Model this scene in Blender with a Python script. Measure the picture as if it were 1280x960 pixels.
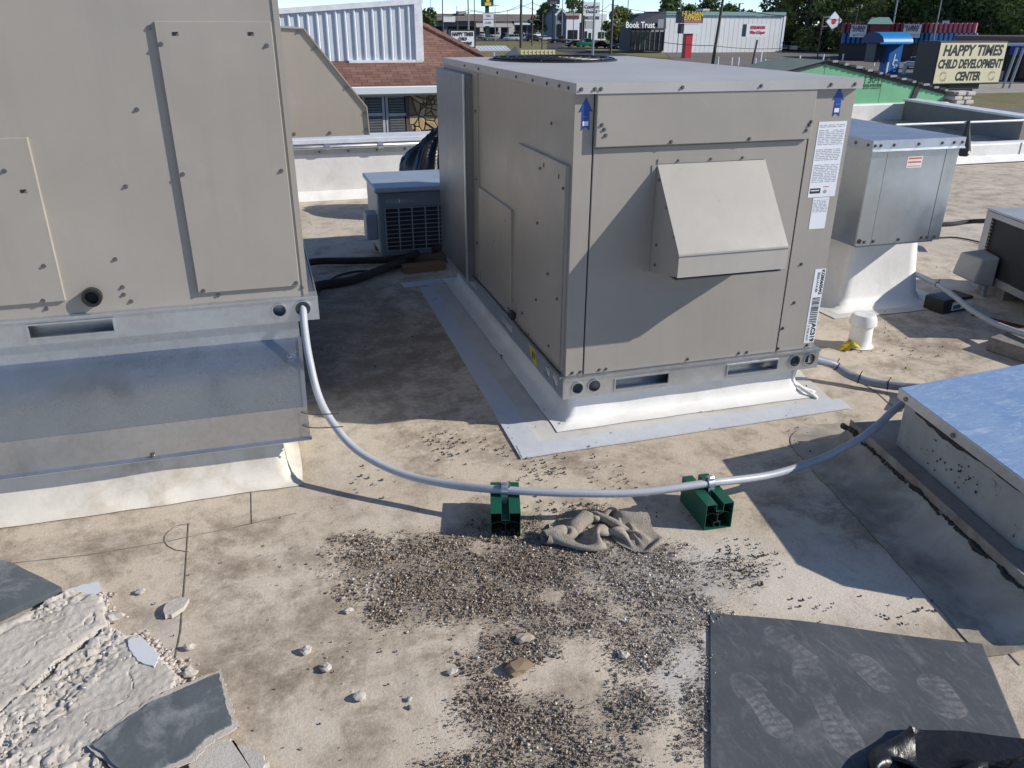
import bpy, bmesh, math, random
import numpy as np
from mathutils import Vector, Matrix, noise
random.seed(7); rng = np.random.default_rng(7)
for o in list(bpy.data.objects): bpy.data.objects.remove(o)
S = bpy.context.scene
COL = S.collection
PI = math.pi
# ------------------------------------------------------------------ camera
FPX, YAW, PITCH, ROLL, EYE = 1002.8, .2929, .4253, .0046, 1.580
_f = Vector((math.sin(YAW)*math.cos(PITCH), math.cos(YAW)*math.cos(PITCH), -math.sin(PITCH)))
_r = Vector((math.cos(YAW), -math.sin(YAW), 0)); _u = _r.cross(_f)
_r2 = _r*math.cos(ROLL) + _u*math.sin(ROLL); _u2 = -_r*math.sin(ROLL) + _u*math.cos(ROLL)
cam = bpy.data.cameras.new('camera'); cam.sensor_width = 36; cam.lens = 36*FPX/1280
cam.clip_start = .05; cam.clip_end = 3000
co = bpy.data.objects.new('camera', cam); COL.objects.link(co)
M = Matrix((( _r2.x, _u2.x, -_f.x, 0), (_r2.y, _u2.y, -_f.y, 0), (_r2.z, _u2.z, -_f.z, EYE), (0, 0, 0, 1)))
co.matrix_world = M
S.camera = co
S.render.resolution_x, S.render.resolution_y = 1024, 768
# ------------------------------------------------------------------ sky and sun
SUN_EL = math.radians(30); SUN_AZ = math.radians(113.6)      # clockwise from +Y
w = bpy.data.worlds.new('World'); S.world = w; w.use_nodes = True
nt = w.node_tree; bg = nt.nodes['Background']
sky = nt.nodes.new('ShaderNodeTexSky'); sky.sky_type = 'NISHITA'; sky.sun_disc = False
sky.sun_elevation = SUN_EL; sky.sun_rotation = SUN_AZ; sky.air_density = .55; sky.dust_density = 0.; sky.ozone_density = 2.0; sky.altitude = 1500
nt.links.new(sky.outputs[0], bg.inputs[0]); bg.inputs[1].default_value = .15
sl = bpy.data.lights.new('sun', 'SUN'); sl.energy = 4.3; sl.angle = math.radians(.5); sl.color = (1, .945, .86)
so = bpy.data.objects.new('sun', sl); COL.objects.link(so)
sd = Vector((math.sin(SUN_AZ)*math.cos(SUN_EL), math.cos(SUN_AZ)*math.cos(SUN_EL), math.sin(SUN_EL)))
so.rotation_euler = sd.to_track_quat('Z', 'Y').to_euler(); so.location = sd*50
S.view_settings.view_transform = 'Standard'; S.view_settings.look = 'None'
S.view_settings.exposure = .26; S.view_settings.gamma = 1
# ------------------------------------------------------------------ helpers
def nvec(p): return Vector((noise.noise(p+Vector((9.3, 1.7, 4.1))), noise.noise(p+Vector((2.9, 17.3, 8.8))), noise.noise(p+Vector((31.4, 5.2, 12.6)))))
def ray(px, py): return _f + _r2*((px-640)/FPX) + _u2*((480-py)/FPX)
def G(px, py, z=0.):                       # where the sight line meets a level plane
    d = ray(px, py); t = (z-EYE)/d.z
    return Vector((d.x*t, d.y*t, z))
def FY(px, py, y):                         # ... meets a plane across the roof
    d = ray(px, py); t = y/d.y
    return Vector((d.x*t, y, EYE+d.z*t))
def PX(x, y, z=0.):
    d = Vector((x, y, z-EYE)); k = d.dot(_f)
    return 640+FPX*d.dot(_r2)/k, 480-FPX*d.dot(_u2)/k
GZ = -3.8                                  # street level, the roof is z = 0

def tag(o, label=None, cat=None, group=None, kind=None):
    if label: o['label'] = label
    if cat: o['category'] = cat
    if group: o['group'] = group
    if kind: o['kind'] = kind
    return o
def thing(name, label, cat, loc=(0, 0, 0), rz=0., group=None):
    o = bpy.data.objects.new(name, None); COL.objects.link(o); o.location = loc; o.rotation_euler = (0, 0, rz)
    o.empty_display_size = .1
    return tag(o, label, cat, group)
def wmat(o):
    m = Matrix.LocRotScale(o.location, o.rotation_euler, o.scale)
    return (wmat(o.parent) @ m) if o.parent else m
def link(name, me, m, parent=None, smooth=False):
    o = bpy.data.objects.new(name, me); COL.objects.link(o)
    if m: me.materials.append(m)
    if parent: o.parent = parent
    if smooth is True: me.shade_smooth()
    elif smooth:
        me.shade_smooth(); me.set_sharp_from_angle(angle=smooth)
    return o
def copy_tree(o, parent=None):
    c = o.copy(); COL.objects.link(c); c.parent = parent
    for ch in o.children: copy_tree(ch, c)
    return c
class MB:
    def __init__(s): s.v = []; s.f = []
    def add(s, v, f):
        n = len(s.v); s.v += [tuple(p) for p in v]; s.f += [tuple(i+n for i in q) for q in f]; return s
    def box(s, x0, x1, y0, y1, z0, z1):
        return s.add([(x0,y0,z0),(x1,y0,z0),(x1,y1,z0),(x0,y1,z0),(x0,y0,z1),(x1,y0,z1),(x1,y1,z1),(x0,y1,z1)],
            [(0,3,2,1),(4,5,6,7),(0,1,5,4),(1,2,6,5),(2,3,7,6),(3,0,4,7)])
    def prism(s, poly, vec):
        n = len(poly); P = [Vector(p) for p in poly]; V = Vector(vec)
        nn = Vector((0,0,0))
        for i in range(n): nn += P[i].cross(P[(i+1) % n])
        if nn.dot(V) > 0: P.reverse()
        return s.add(P+[p+V for p in P], [tuple(range(n)), tuple(range(2*n-1, n-1, -1))]+[(i, i+n, (i+1) % n+n, (i+1) % n) for i in range(n)])
    def bar(s, a, b, wd, h):                # rectangular bar from a to b
        a, b = Vector(a), Vector(b); d = (b-a).normalized()
        up = Vector((0,0,1)) if abs(d.z) < .9 else Vector((0,1,0))
        r = d.cross(up).normalized()*wd/2; u = r.cross(d).normalized()*h/2
        return s.prism([a-r-u, a+r-u, a+r+u, a-r+u], b-a)
    def tube(s, path, r, n=10, cap=True):   # r a number or one per point
        P = [Vector(p) for p in path]; m = len(P)
        R = r if hasattr(r, '__len__') else [r]*m
        t0 = (P[1]-P[0]).normalized(); u = t0.orthogonal().normalized(); vs = []; fs = []
        for i in range(m):
            t = (P[min(i+1, m-1)]-P[max(i-1, 0)]).normalized()
            u = (u-t*u.dot(t)).normalized(); w_ = t.cross(u)
            for k in range(n):
                a = 2*PI*k/n; vs.append(P[i]+(u*math.cos(a)+w_*math.sin(a))*R[i])
        for i in range(m-1):
            for k in range(n):
                fs.append((i*n+k, i*n+(k+1) % n, (i+1)*n+(k+1) % n, (i+1)*n+k))
        if cap: fs += [tuple(range(n-1, -1, -1)), tuple(range((m-1)*n, m*n))]
        return s.add(vs, fs)
    def cyl(s, a, b, r0, r1=None, n=16): return s.tube([a, b], [r0, r0 if r1 is None else r1], n)
    def lathe(s, c, prof, n=20):
        vs = []; fs = []; m = len(prof)
        for r, z in prof:
            for k in range(n):
                a = 2*PI*k/n; vs.append((c[0]+r*math.cos(a), c[1]+r*math.sin(a), c[2]+z))
        for i in range(m-1):
            for k in range(n): fs.append((i*n+k, i*n+(k+1) % n, (i+1)*n+(k+1) % n, (i+1)*n+k))
        fs += [tuple(range(n-1, -1, -1)), tuple(range((m-1)*n, m*n))]
        return s.add(vs, fs)
    def mesh(s, name, parent=None):
        me = bpy.data.meshes.new(name); v = s.v
        if parent:
            im = wmat(parent).inverted(); v = [tuple(im @ Vector(p)) for p in v]
        me.from_pydata(v, [], s.f); me.validate(); me.update(); return me
    def build(s, name, m, parent=None, bevel=0, smooth=False, seg=1):
        me = s.mesh(name, parent)
        if bevel:
            bm = bmesh.new(); bm.from_mesh(me)
            es = [e for e in bm.edges if len(e.link_faces) == 2 and e.calc_face_angle(0) > .5]
            bmesh.ops.bevel(bm, geom=es, offset=bevel, segments=seg, profile=.5, affect='EDGES', clamp_overlap=True)
            bm.to_mesh(me); bm.free()
        return link(name, me, m, parent, smooth)
def curve_pts(pts, n):                     # Catmull-Rom through the points
    P = [Vector(p) for p in pts]; P = [P[0]*2-P[1]]+P+[P[-1]*2-P[-2]]; out = []
    for i in range(1, len(P)-2):
        for k in range(n):
            t = k/n; a, b, c, d = P[i-1:i+3]
            out.append(.5*((2*b)+(c-a)*t+(2*a-5*b+4*c-d)*t*t+(3*b-a-3*c+d)*t**3))
    return out+[P[-2]]
def resample(pts, step):
    out = [pts[0]]; acc = 0
    for a, b in zip(pts, pts[1:]):
        L = (b-a).length; d = step-acc
        while d <= L: out.append(a+(b-a)*(d/L)); d += step
        acc = L-(d-step)
    return out
def plate(outline, holes, thick, mtx):     # flat plate with holes, local x,y -> mtx
    cu = bpy.data.curves.new('plate', 'CURVE'); cu.dimensions = '2D'; cu.fill_mode = 'BOTH'; cu.extrude = thick/2
    for pl in [outline]+holes:
        sp = cu.splines.new('POLY'); sp.points.add(len(pl)-1); sp.use_cyclic_u = True
        for p, q in zip(sp.points, pl): p.co = (q[0], q[1], 0, 1)
    o = bpy.data.objects.new('plate', cu); COL.objects.link(o)
    me = bpy.data.meshes.new_from_object(o.evaluated_get(bpy.context.evaluated_depsgraph_get()))
    mb = MB(); mb.add([mtx @ v.co for v in me.vertices], [tuple(p.vertices) for p in me.polygons])
    bpy.data.objects.remove(o); bpy.data.curves.remove(cu); bpy.data.meshes.remove(me)
    return mb
def circ(x, y, r, n=20): return [(x+r*math.cos(2*PI*k/n), y+r*math.sin(2*PI*k/n)) for k in range(n)]
def rect(x0, x1, y0, y1): return [(x0,y0),(x1,y0),(x1,y1),(x0,y1)]
def frame(o, ax, ay):                      # matrix with local x,y axes given in world
    ax = Vector(ax).normalized(); ay = Vector(ay).normalized(); az = ax.cross(ay); o = Vector(o)
    return Matrix(((ax.x, ay.x, az.x, o.x), (ax.y, ay.y, az.y, o.y), (ax.z, ay.z, az.z, o.z), (0,0,0,1)))
def text(name, s, size, mtx, m, parent, bold=0., shear=0., ext=.0004, align='CENTER', sx=1.):
    cu = bpy.data.curves.new('t', 'FONT'); cu.body = s; cu.size = size; cu.align_x = align; cu.align_y = 'CENTER'
    cu.offset = bold; cu.shear = shear; cu.extrude = ext; cu.resolution_u = 3
    o = bpy.data.objects.new('t', cu); COL.objects.link(o)
    me = bpy.data.meshes.new_from_object(o.evaluated_get(bpy.context.evaluated_depsgraph_get()))
    mb = MB(); mb.add([mtx @ Vector((v.co.x*sx, v.co.y, v.co.z)) for v in me.vertices], [tuple(p.vertices) for p in me.polygons])
    bpy.data.objects.remove(o); bpy.data.curves.remove(cu); bpy.data.meshes.remove(me)
    return mb.build(name, m, parent)
# ------------------------------------------------------------------ materials
def nodes(name):
    m = bpy.data.materials.new(name); m.use_nodes = True
    t = m.node_tree; return m, t, t.nodes['Principled BSDF'], t.nodes.new, t.links.new
def ramp(new, stops):
    r = new('ShaderNodeValToRGB'); e = r.color_ramp.elements
    while len(e) < len(stops): e.new(.5)
    for q, (p, c) in zip(e, stops):
        q.position = p; q.color = (c, c, c, 1) if not hasattr(c, '__len__') else (*c[:3], 1)
    return r
def mixc(new, lnk, fac, a, b, mode='MIX'):
    n = new('ShaderNodeMix'); n.data_type = 'RGBA'; n.blend_type = mode
    for sock, v in ((n.inputs[0], fac), (n.inputs[6], a), (n.inputs[7], b)):
        if hasattr(v, 'is_output'): lnk(v, sock)
        elif hasattr(v, '__len__'): sock.default_value = (*v[:3], 1)
        else: sock.default_value = v
    return n.outputs[2]
def math_(new, lnk, op, a, b=0., clamp=False):
    n = new('ShaderNodeMath'); n.operation = op; n.use_clamp = clamp
    for sock, v in zip(n.inputs, (a, b)):
        if hasattr(v, 'is_output'): lnk(v, sock)
        else: sock.default_value = v
    return n.outputs[0]
def tex(new, lnk, co, scale, detail=6, rough=.6, dist=0., st=(1, 1, 1), kind='ShaderNodeTexNoise'):
    mp = new('ShaderNodeMapping'); mp.inputs['Scale'].default_value = st; lnk(co, mp.inputs[0])
    n = new(kind); lnk(mp.outputs[0], n.inputs['Vector']); n.inputs['Scale'].default_value = scale
    if kind == 'ShaderNodeTexNoise':
        n.inputs['Detail'].default_value = detail; n.inputs['Roughness'].default_value = rough; n.inputs['Distortion'].default_value = dist
    return n
MATS = {}
def mat(name, col, rough=.6, metal=0., var=.12, scale=6., dirt=None, dirt_amt=.5, dscale=3., bump=0., bscale=60., rvar=.1, spec=.5, st=(1, 1, 1), emit=0.):
    if name in MATS: return MATS[name]
    m, t, b, new, lnk = nodes(name)
    co_ = new('ShaderNodeTexCoord').outputs['Object']
    n = tex(new, lnk, co_, scale, st=st)
    lo = tuple(max(0, c*(1-var)) for c in col); hi = tuple(min(1, c*(1+var)) for c in col)
    c = mixc(new, lnk, ramp_out(new, lnk, n.outputs[0], .3, .7), lo, hi)
    if dirt:
        d = tex(new, lnk, co_, dscale, 9, .7, .4)
        c = mixc(new, lnk, math_(new, lnk, 'MULTIPLY', ramp_out(new, lnk, d.outputs[0], .48, .75), dirt_amt), c, dirt)
    lnk(c, b.inputs['Base Color'])
    b.inputs['Metallic'].default_value = metal; b.inputs['Specular IOR Level'].default_value = spec
    r = math_(new, lnk, 'MULTIPLY_ADD', n.outputs[0], rvar*2); r.node.inputs[2].default_value = rough-rvar
    lnk(r, b.inputs['Roughness'])
    if bump:
        bn = tex(new, lnk, co_, bscale, 4, .6, 0, st); bp = new('ShaderNodeBump'); bp.inputs['Strength'].default_value = bump
        bp.inputs['Distance'].default_value = .01; lnk(bn.outputs[0], bp.inputs['Height']); lnk(bp.outputs[0], b.inputs['Normal'])
    if emit: b.inputs['Emission Color'].default_value = (*col, 1); b.inputs['Emission Strength'].default_value = emit
    MATS[name] = m; return m
def ramp_out(new, lnk, v, a, b):
    r = new('ShaderNodeMapRange'); r.inputs[1].default_value = a; r.inputs[2].default_value = b; lnk(v, r.inputs[0]); return r.outputs[0]
def m_galv(name, col=(.60, .615, .63), rough=.36, spangle=60., metal=.92, scr=.25, sg=.4):
    m, t, b, new, lnk = nodes(name)
    co_ = new('ShaderNodeTexCoord').outputs['Object']
    v = tex(new, lnk, co_, spangle, kind='ShaderNodeTexVoronoi'); n = tex(new, lnk, co_, 3.5, 7, .65, .5)
    st = tex(new, lnk, co_, 30, 4, .5, 0, (1, 1, .12))
    c = mixc(new, lnk, math_(new, lnk, 'MULTIPLY', v.outputs['Color'], sg), col, tuple(c*.66 for c in col))
    c = mixc(new, lnk, math_(new, lnk, 'MULTIPLY', ramp_out(new, lnk, n.outputs[0], .45, .75), .35), c, tuple(min(1, q*1.25) for q in col))
    sc = tex(new, lnk, co_, 16, 8, .8, 1.5, (1, .25, 1))
    c = mixc(new, lnk, math_(new, lnk, 'MULTIPLY', ramp_out(new, lnk, sc.outputs[0], .66, .72), scr), c, (.85, .86, .88))
    lnk(c, b.inputs['Base Color']); b.inputs['Metallic'].default_value = metal
    r = math_(new, lnk, 'MULTIPLY_ADD', n.outputs[0], .3); r.node.inputs[2].default_value = rough-.12
    r2 = math_(new, lnk, 'MULTIPLY_ADD', st.outputs[0], .12); lnk(r, r2.node.inputs[2]); lnk(r2, b.inputs['Roughness'])
    w_ = tex(new, lnk, co_, 2.2, 2, .4); bp = new('ShaderNodeBump'); bp.inputs['Strength'].default_value = .25; bp.inputs['Distance'].default_value = .02
    lnk(w_.outputs[0], bp.inputs['Height']); lnk(bp.outputs[0], b.inputs['Normal'])
    return m
def beige_mat(name, col, rough):
    m, t, b, new, lnk = nodes(name); tc = new('ShaderNodeTexCoord').outputs['Object']
    n = tex(new, lnk, tc, 2.0, 6, .65, .3); run = tex(new, lnk, tc, 14, 5, .6, .2, (1, 1, .10)); f = tex(new, lnk, tc, 160, 3); sm = tex(new, lnk, tc, 5, 7, .75, .5)
    c = mixc(new, lnk, ramp_out(new, lnk, n.outputs[0], .3, .7), tuple(q*.95 for q in col), tuple(q*1.05 for q in col))
    c = mixc(new, lnk, math_(new, lnk, 'MULTIPLY', ramp_out(new, lnk, run.outputs[0], .52, .72), .16), c, tuple(q*.72 for q in col))
    c = mixc(new, lnk, math_(new, lnk, 'MULTIPLY', ramp_out(new, lnk, sm.outputs[0], .56, .72), .22), c, tuple(min(1, q*1.3) for q in col))
    lnk(c, b.inputs['Base Color']); r = math_(new, lnk, 'MULTIPLY_ADD', sm.outputs[0], .3); r.node.inputs[2].default_value = rough-.15; lnk(r, b.inputs['Roughness'])
    can = tex(new, lnk, tc, 2.6, 1, .3); b1 = new('ShaderNodeBump'); b1.inputs['Strength'].default_value = .16; b1.inputs['Distance'].default_value = .05; lnk(can.outputs[0], b1.inputs['Height'])
    b2 = new('ShaderNodeBump'); b2.inputs['Strength'].default_value = .05; b2.inputs['Distance'].default_value = .004; lnk(f.outputs[0], b2.inputs['Height']); lnk(b1.outputs[0], b2.inputs['Normal']); lnk(b2.outputs[0], b.inputs['Normal'])
    return m
BEIGE = beige_mat('beige_paint', (.352, .322, .282), .34)
GALV = m_galv('galvanised', rough=.28); GALV_R = m_galv('galvanised_rail', (.64, .665, .69), .28, 45); PAN = m_galv('galvanised_pan', (.56, .62, .69), .20, 90, .95, .7, .25)
GALV_D = m_galv('galvanised_dull', (.34, .355, .37), .42, 30); STEELD = m_galv('dark_steel', (.25, .26, .275), .3, 30); BOXM = m_galv('box_steel', (.46, .495, .525), .24, 26, sg=.2)
STEEL = mat('screw_steel', (.20, .195, .19), .35, .8, .2, 90)
DARK = mat('dark_gap', (.02, .02, .02), .8)
BLACKP = mat('black_plastic', (.018, .018, .02), .4)
WHITEM = mat('white_membrane', (.80, .79, .76), .5, var=.06, scale=4, dirt=(.46, .41, .34), dirt_amt=.4, dscale=3.5, bump=.25, bscale=12, spec=.4)
SHEETM = mat('flashing_membrane', (.60, .585, .55), .5, var=.1, scale=3, dirt=(.36, .32, .27), dirt_amt=.6, dscale=4, bump=.2, bscale=10, spec=.4)
CURBM = mat('old_curb_membrane', (.68, .64, .56), .6, var=.14, scale=4, dirt=(.36, .285, .20), dirt_amt=.85, dscale=4, bump=.3, bscale=9)
TAPE = mat('seam_tape', (.56, .59, .635), .45, var=.08, scale=9, dirt=(.4, .4, .4), dirt_amt=.35, dscale=9, bump=.15, bscale=25)
BLUEA = mat('blue_sticker', (.012, .06, .30), .4, var=.1); WHITEL = mat('white_label', (.78, .79, .82), .4, var=.04)
PRINT = mat('black_print', (.03, .03, .035), .5); GREYP = mat('grey_print', (.33, .34, .36), .6)
GREEN = mat('green_support', (.006, .085, .05), .45, var=.15, scale=20)
WEB = mat('dark_web', (.03, .035, .03), .6)
CONDU = mat('grey_conduit', (.44, .46, .49), .42, var=.06, scale=20); CONDU2 = mat('dark_grey_conduit', (.2, .23, .27), .45)
ZINC = mat('zinc_clamp', (.6, .62, .66), .3, .8, .1)
BLKMEM = mat('black_bitumen', (.02, .02, .022), .55, bump=.5, bscale=60)
CONC = mat('concrete', (.22, .2, .175), .9, var=.25, scale=30, bump=.5, bscale=80)
PAPER = mat('yellow_tag', (.62, .45, .015), .5)
# ================================================================== THE ROOF
def blob(x, y, cx, cy, rx, ry, soft=.5):
    d = math.hypot((x-cx)/rx, (y-cy)/ry)
    return max(0., min(1., (1-d)/soft+.0)) if d < 1 else 0.
DIRT = [(490, 440, 190, 130, .9), (420, 400, 90, 120, .8), (120, 680, 330, 60, .55), (400, 780, 280, 110, .5), (620, 720, 270, 110, .7), (700, 565, 170, 34, .6), (560, 560, 120, 50, .4),
    (820, 720, 180, 90, .4), (1010, 560, 150, 60, .4), (1110, 650, 120, 80, .8), (1160, 430, 130, 60, .55), (330, 880, 200, 110, .45), (1200, 260, 120, 60, .25), (700, 880, 150, 100, .35), (960, 640, 60, 40, .3)]
LIGHT = [(1010, 720, 180, 70, .8), (1120, 760, 200, 60, .6), (430, 560, 90, 90, .5), (870, 690, 110, 70, .5), (560, 870, 110, 90, .3), (1180, 300, 110, 90, .35), (410, 290, 90, 60, .4), (370, 930, 90, 60, .3), (1230, 680, 80, 90, .5), (500, 650, 120, 30, .3)]
DUST = [(800, 720, 130, 70, 1.), (870, 800, 70, 120, 1.), (840, 850, 70, 90, .7), (470, 740, 50, 50, .5), (770, 640, 60, 30, .3), (900, 690, 60, 30, .6), (215, 800, 60, 60, .7)]
GR = [(560, 735, 150, 55, 1.), (640, 700, 140, 55, 1.), (540, 690, 90, 30, .6), (690, 760, 110, 60, .95), (790, 720, 110, 55, .85), (850, 760, 70, 60, .8), (870, 860, 26, 120, .85), (815, 800, 90, 60, .8), (650, 905, 110, 50, 1.), (700, 940, 120, 40, .9), (600, 870, 60, 40, .6), (800, 890, 70, 50, .7), (455, 690, 60, 28, .55), (500, 760, 60, 35, .5), (640, 810, 90, 40, .8), (560, 940, 60, 40, .4), (900, 720, 60, 30, .5), (930, 730, 40, 14, .35), (860, 935, 45, 30, .4), (480, 715, 90, 25, .4), (735, 650, 60, 25, .5), (620, 680, 130, 30, .7), (630, 965, 150, 45, .9), (770, 955, 80, 40, .6), (740, 700, 120, 40, .7)]
HOLE = [(722, 838, 62, 26, 1.), (740, 868, 45, 22, .8), (690, 745, 26, 14, .7), (740, 730, 30, 18, .6), (540, 850, 60, 30, 1.), (840, 850, 30, 30, .5), (855, 830, 34, 30, .6), (700, 775, 30, 12, .5), (610, 685, 40, 12, .7)]
def dens(px, py):
    d = max([k*min(1, blob(px, py, a, b, c, e_, .5)) for a, b, c, e_, k in GR]+[0])
    h = max([k*blob(px, py, a, b, c, e_, .5) for a, b, c, e_, k in HOLE]+[0])
    return d*(1-h)
def bsum(L, px, py): return min(1., sum(k*blob(px, py, a, b, c, d, .8) for a, b, c, d, k in L))
def roof_mat():
    m, t, b, new, lnk = nodes('roof_membrane')
    tc = new('ShaderNodeTexCoord').outputs['Object']
    at_ = new('ShaderNodeAttribute'); at_.attribute_name = 'grime'
    sep = new('ShaderNodeSeparateColor'); lnk(at_.outputs['Color'], sep.inputs[0])
    big = tex(new, lnk, tc, 1.1, 6, .6, .3); mid = tex(new, lnk, tc, 5.5, 9, .74, .25); gr = tex(new, lnk, tc, 32, 7, .78, .1); fine = tex(new, lnk, tc, 110, 4, .7)
    st1 = tex(new, lnk, tc, 7, 8, .8, .5, (1, .3, 1)); st2 = tex(new, lnk, tc, 10, 8, .82, .9, (.3, 1, 1))
    def add_(a, n, k, off):
        q_ = math_(new, lnk, 'MULTIPLY_ADD', n.outputs[0], k); q_.node.inputs[2].default_value = off; return math_(new, lnk, 'ADD', a, q_)
    c = mixc(new, lnk, ramp_out(new, lnk, big.outputs[0], .3, .72), (.645, .56, .45), (.50, .42, .325))
    c = mixc(new, lnk, math_(new, lnk, 'MULTIPLY', ramp_out(new, lnk, mid.outputs[0], .45, .62), .65), c, (.29, .235, .175))
    d = math_(new, lnk, 'MULTIPLY', ramp_out(new, lnk, add_(add_(sep.outputs[0], mid, 2.6, -1.38), gr, 1.5, -.75), .1, 1.0), .74)
    c = mixc(new, lnk, d, c, (.20, .155, .112))
    l = add_(add_(sep.outputs[1], st1, 2.4, -1.25), gr, 1.2, -.6)
    c = mixc(new, lnk, math_(new, lnk, 'MULTIPLY', ramp_out(new, lnk, l, .1, .9), .7), c, (.70, .645, .56))
    c = mixc(new, lnk, math_(new, lnk, 'MULTIPLY', ramp_out(new, lnk, st2.outputs[0], .55, .66), .4), c, (.66, .60, .52))
    c = mixc(new, lnk, math_(new, lnk, 'MULTIPLY', ramp_out(new, lnk, st1.outputs[0], .56, .68), .42), c, (.24, .19, .145))
    c = mixc(new, lnk, math_(new, lnk, 'MULTIPLY', ramp_out(new, lnk, gr.outputs[0], .54, .66), .26), c, (.20, .16, .12))
    c = mixc(new, lnk, math_(new, lnk, 'MULTIPLY', ramp_out(new, lnk, gr.outputs[0], .42, .32), .25), c, (.70, .64, .56))
    u = add_(add_(sep.outputs[2], mid, 1.6, -.9), gr, 1.2, -.6)
    c = mixc(new, lnk, math_(new, lnk, 'MULTIPLY', ramp_out(new, lnk, u, .25, .95), .7), c, (.56, .54, .51))
    v_ = add_(add_(at_.outputs['Alpha'], mid, 1.6, -.9), gr, 1.6, -.8); c = mixc(new, lnk, math_(new, lnk, 'MULTIPLY', ramp_out(new, lnk, v_, .2, .9), .72), c, (.29, .25, .205))
    sp = tex(new, lnk, tc, 150, 3, .5); c = mixc(new, lnk, math_(new, lnk, 'MULTIPLY', ramp_out(new, lnk, sp.outputs[0], .67, .72), .6), c, (.09, .07, .055))
    c = mixc(new, lnk, .3, c, mixc(new, lnk, fine.outputs[0], (.05, .05, .05), (.95, .95, .95)), 'OVERLAY')
    lnk(c, b.inputs['Base Color']); b.inputs['Roughness'].default_value = .72; b.inputs['Specular IOR Level'].default_value = .3
    bp = new('ShaderNodeBump'); bp.inputs['Strength'].default_value = .35; bp.inputs['Distance'].default_value = .006
    lnk(math_(new, lnk, 'ADD', fine.outputs[0], mid.outputs[0]), bp.inputs['Height']); lnk(bp.outputs[0], b.inputs['Normal'])
    return m
ROOFM = roof_mat()
def axis_(a, b, c, d, fine, coarse):
    v = list(np.arange(a, b, coarse))+list(np.arange(b, c, fine))+list(np.arange(c, d+1e-6, coarse)); return v
def grid_roof(name, xs, ys, z):
    vs = [(x, y, z) for y in ys for x in xs]; n = len(xs)
    fs = [(j*n+i, j*n+i+1, (j+1)*n+i+1, (j+1)*n+i) for j in range(len(ys)-1) for i in range(n-1)]
    me = bpy.data.meshes.new(name); me.from_pydata(vs, [], fs)
    ca = me.color_attributes.new('grime', 'FLOAT_COLOR', 'POINT'); buf = np.zeros((len(vs), 4), np.float32); buf[:, 3] = 0
    for i, p in enumerate(vs):
        if p[1] < .4: continue
        px, py = PX(*p)
        if -200 < px < 1480 and 0 < py < 1100:
            buf[i] = (bsum(DIRT, px, py), bsum(LIGHT, px, py), bsum(DUST, px, py), dens(px, py))
    ca.data.foreach_set('color', buf.ravel()); return me
roof = tag(link('roof', grid_roof('roof', axis_(-5, -1.6, 3.2, 14.2, .03, .2), axis_(-3, .6, 4.2, 8.0, .03, .2), 0.), ROOFM), kind='structure')
rear_roof = tag(link('rear_roof', grid_roof('rear_roof', axis_(4.4, 5, 5.1, 14.2, .2, .2), axis_(8.35, 8.4, 8.5, 12.5, .2, .2), -.003), ROOFM), kind='structure')
# lap seams of the membrane: a lifted edge of the upper sheet
SEAM = mat('lap_edge', (.24, .20, .155), .8, var=.5, scale=18)
def seam(pts, wd=.006):
    P = [Vector(p) for p in pts]; mb = MB()
    for a, b in zip(P, P[1:]): mb.bar(a+Vector((0,0,.001)), b+Vector((0,0,.001)), wd, .003)
    return mb.build('seam', SEAM, roof)
def gp(*pp): return [G(*p) for p in pp]
seam(gp((236, 655), (232, 720), (226, 790), (218, 830)), .003)
seam(gp((0, 706), (110, 694), (205, 678), (300, 658), (370, 642)), .0018)
seam(gp((236, 655), (222, 657), (212, 664), (206, 671), (206, 677), (210, 683), (220, 688), (236, 690)), .0018)
seam(gp((1015, 588), (1080, 652), (1160, 722), (1230, 785), (1275, 832)), .004)
seam(gp((315, 655), (314, 616)), .0018)
seam(gp((1040, 455), (1095, 490), (1120, 512)), .004)
# ---- parapets
def wall_box(name, label, x0, x1, y0, y1, z1, m=WHITEM, z0=-.05):
    t = thing(name, label, 'wall', ((x0+x1)/2, (y0+y1)/2, 0))
    MB().box(x0, x1, y0, y1, z0, z1).build('wall_face', m, t, bevel=.02, seg=2)
    return t
par = wall_box('parapet', 'white membrane parapet with metal coping behind the small grey condenser', -5, 4.4, 8.0, 8.28, .50)
MB().box(-5, 4.42, 7.975, 8.33, .515, .56).build('coping', mat('white_metal', (.70, .72, .74), .4, .1), par, bevel=.006)
MB().box(-5, 4.4, 7.985, 7.998, .42, .47).build('termination_bar', mat('white_metal2', (.62, .62, .61), .5), par)
for i in range(34):
    x = -4.9+i*.27; MB().cyl((x, 7.98, .445), (x, 7.986, .445), .011, n=6).build('bolt', STEEL, par)
# cant at its foot
MB().prism([(-5, 8.0, 0), (-5, 7.9, 0.002), (-5, 8.0, .08)], (9.4, 0, 0)).build('cant', WHITEM, par)
pc = thing('pipe_conduit', 'galvanised conduit pipe clipped along the white rear parapet', 'pipe', (0, 7.95, .49))
MB().tube([(-5, 7.95, .492), (4.3, 7.95, .492)], .02, 12).build('pipe', GALV, pc, smooth=True)
for x in (-.3, .55, 1.05, 1.9, 2.6): MB().cyl((x, 7.95, .492), (x+.05, 7.95, .492), .027, n=12).build('coupling', GALV_R, pc)
low = wall_box('low_divider_wall', 'low white divider wall across the roof right of the galvanised exhaust box', 4.4, 14.2, 8.17, 8.35, .215, WHITEM)
MB().prism([(4.4, 8.17, 0), (4.4, 8.05, .002), (4.4, 8.17, .07)], (9.8, 0, 0)).build('cant', WHITEM, low)
for x in (9.15, 9.55): MB().box(x, x+.006, 8.163, 8.17, .0, .214).build('seam', SEAM, low)
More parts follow.
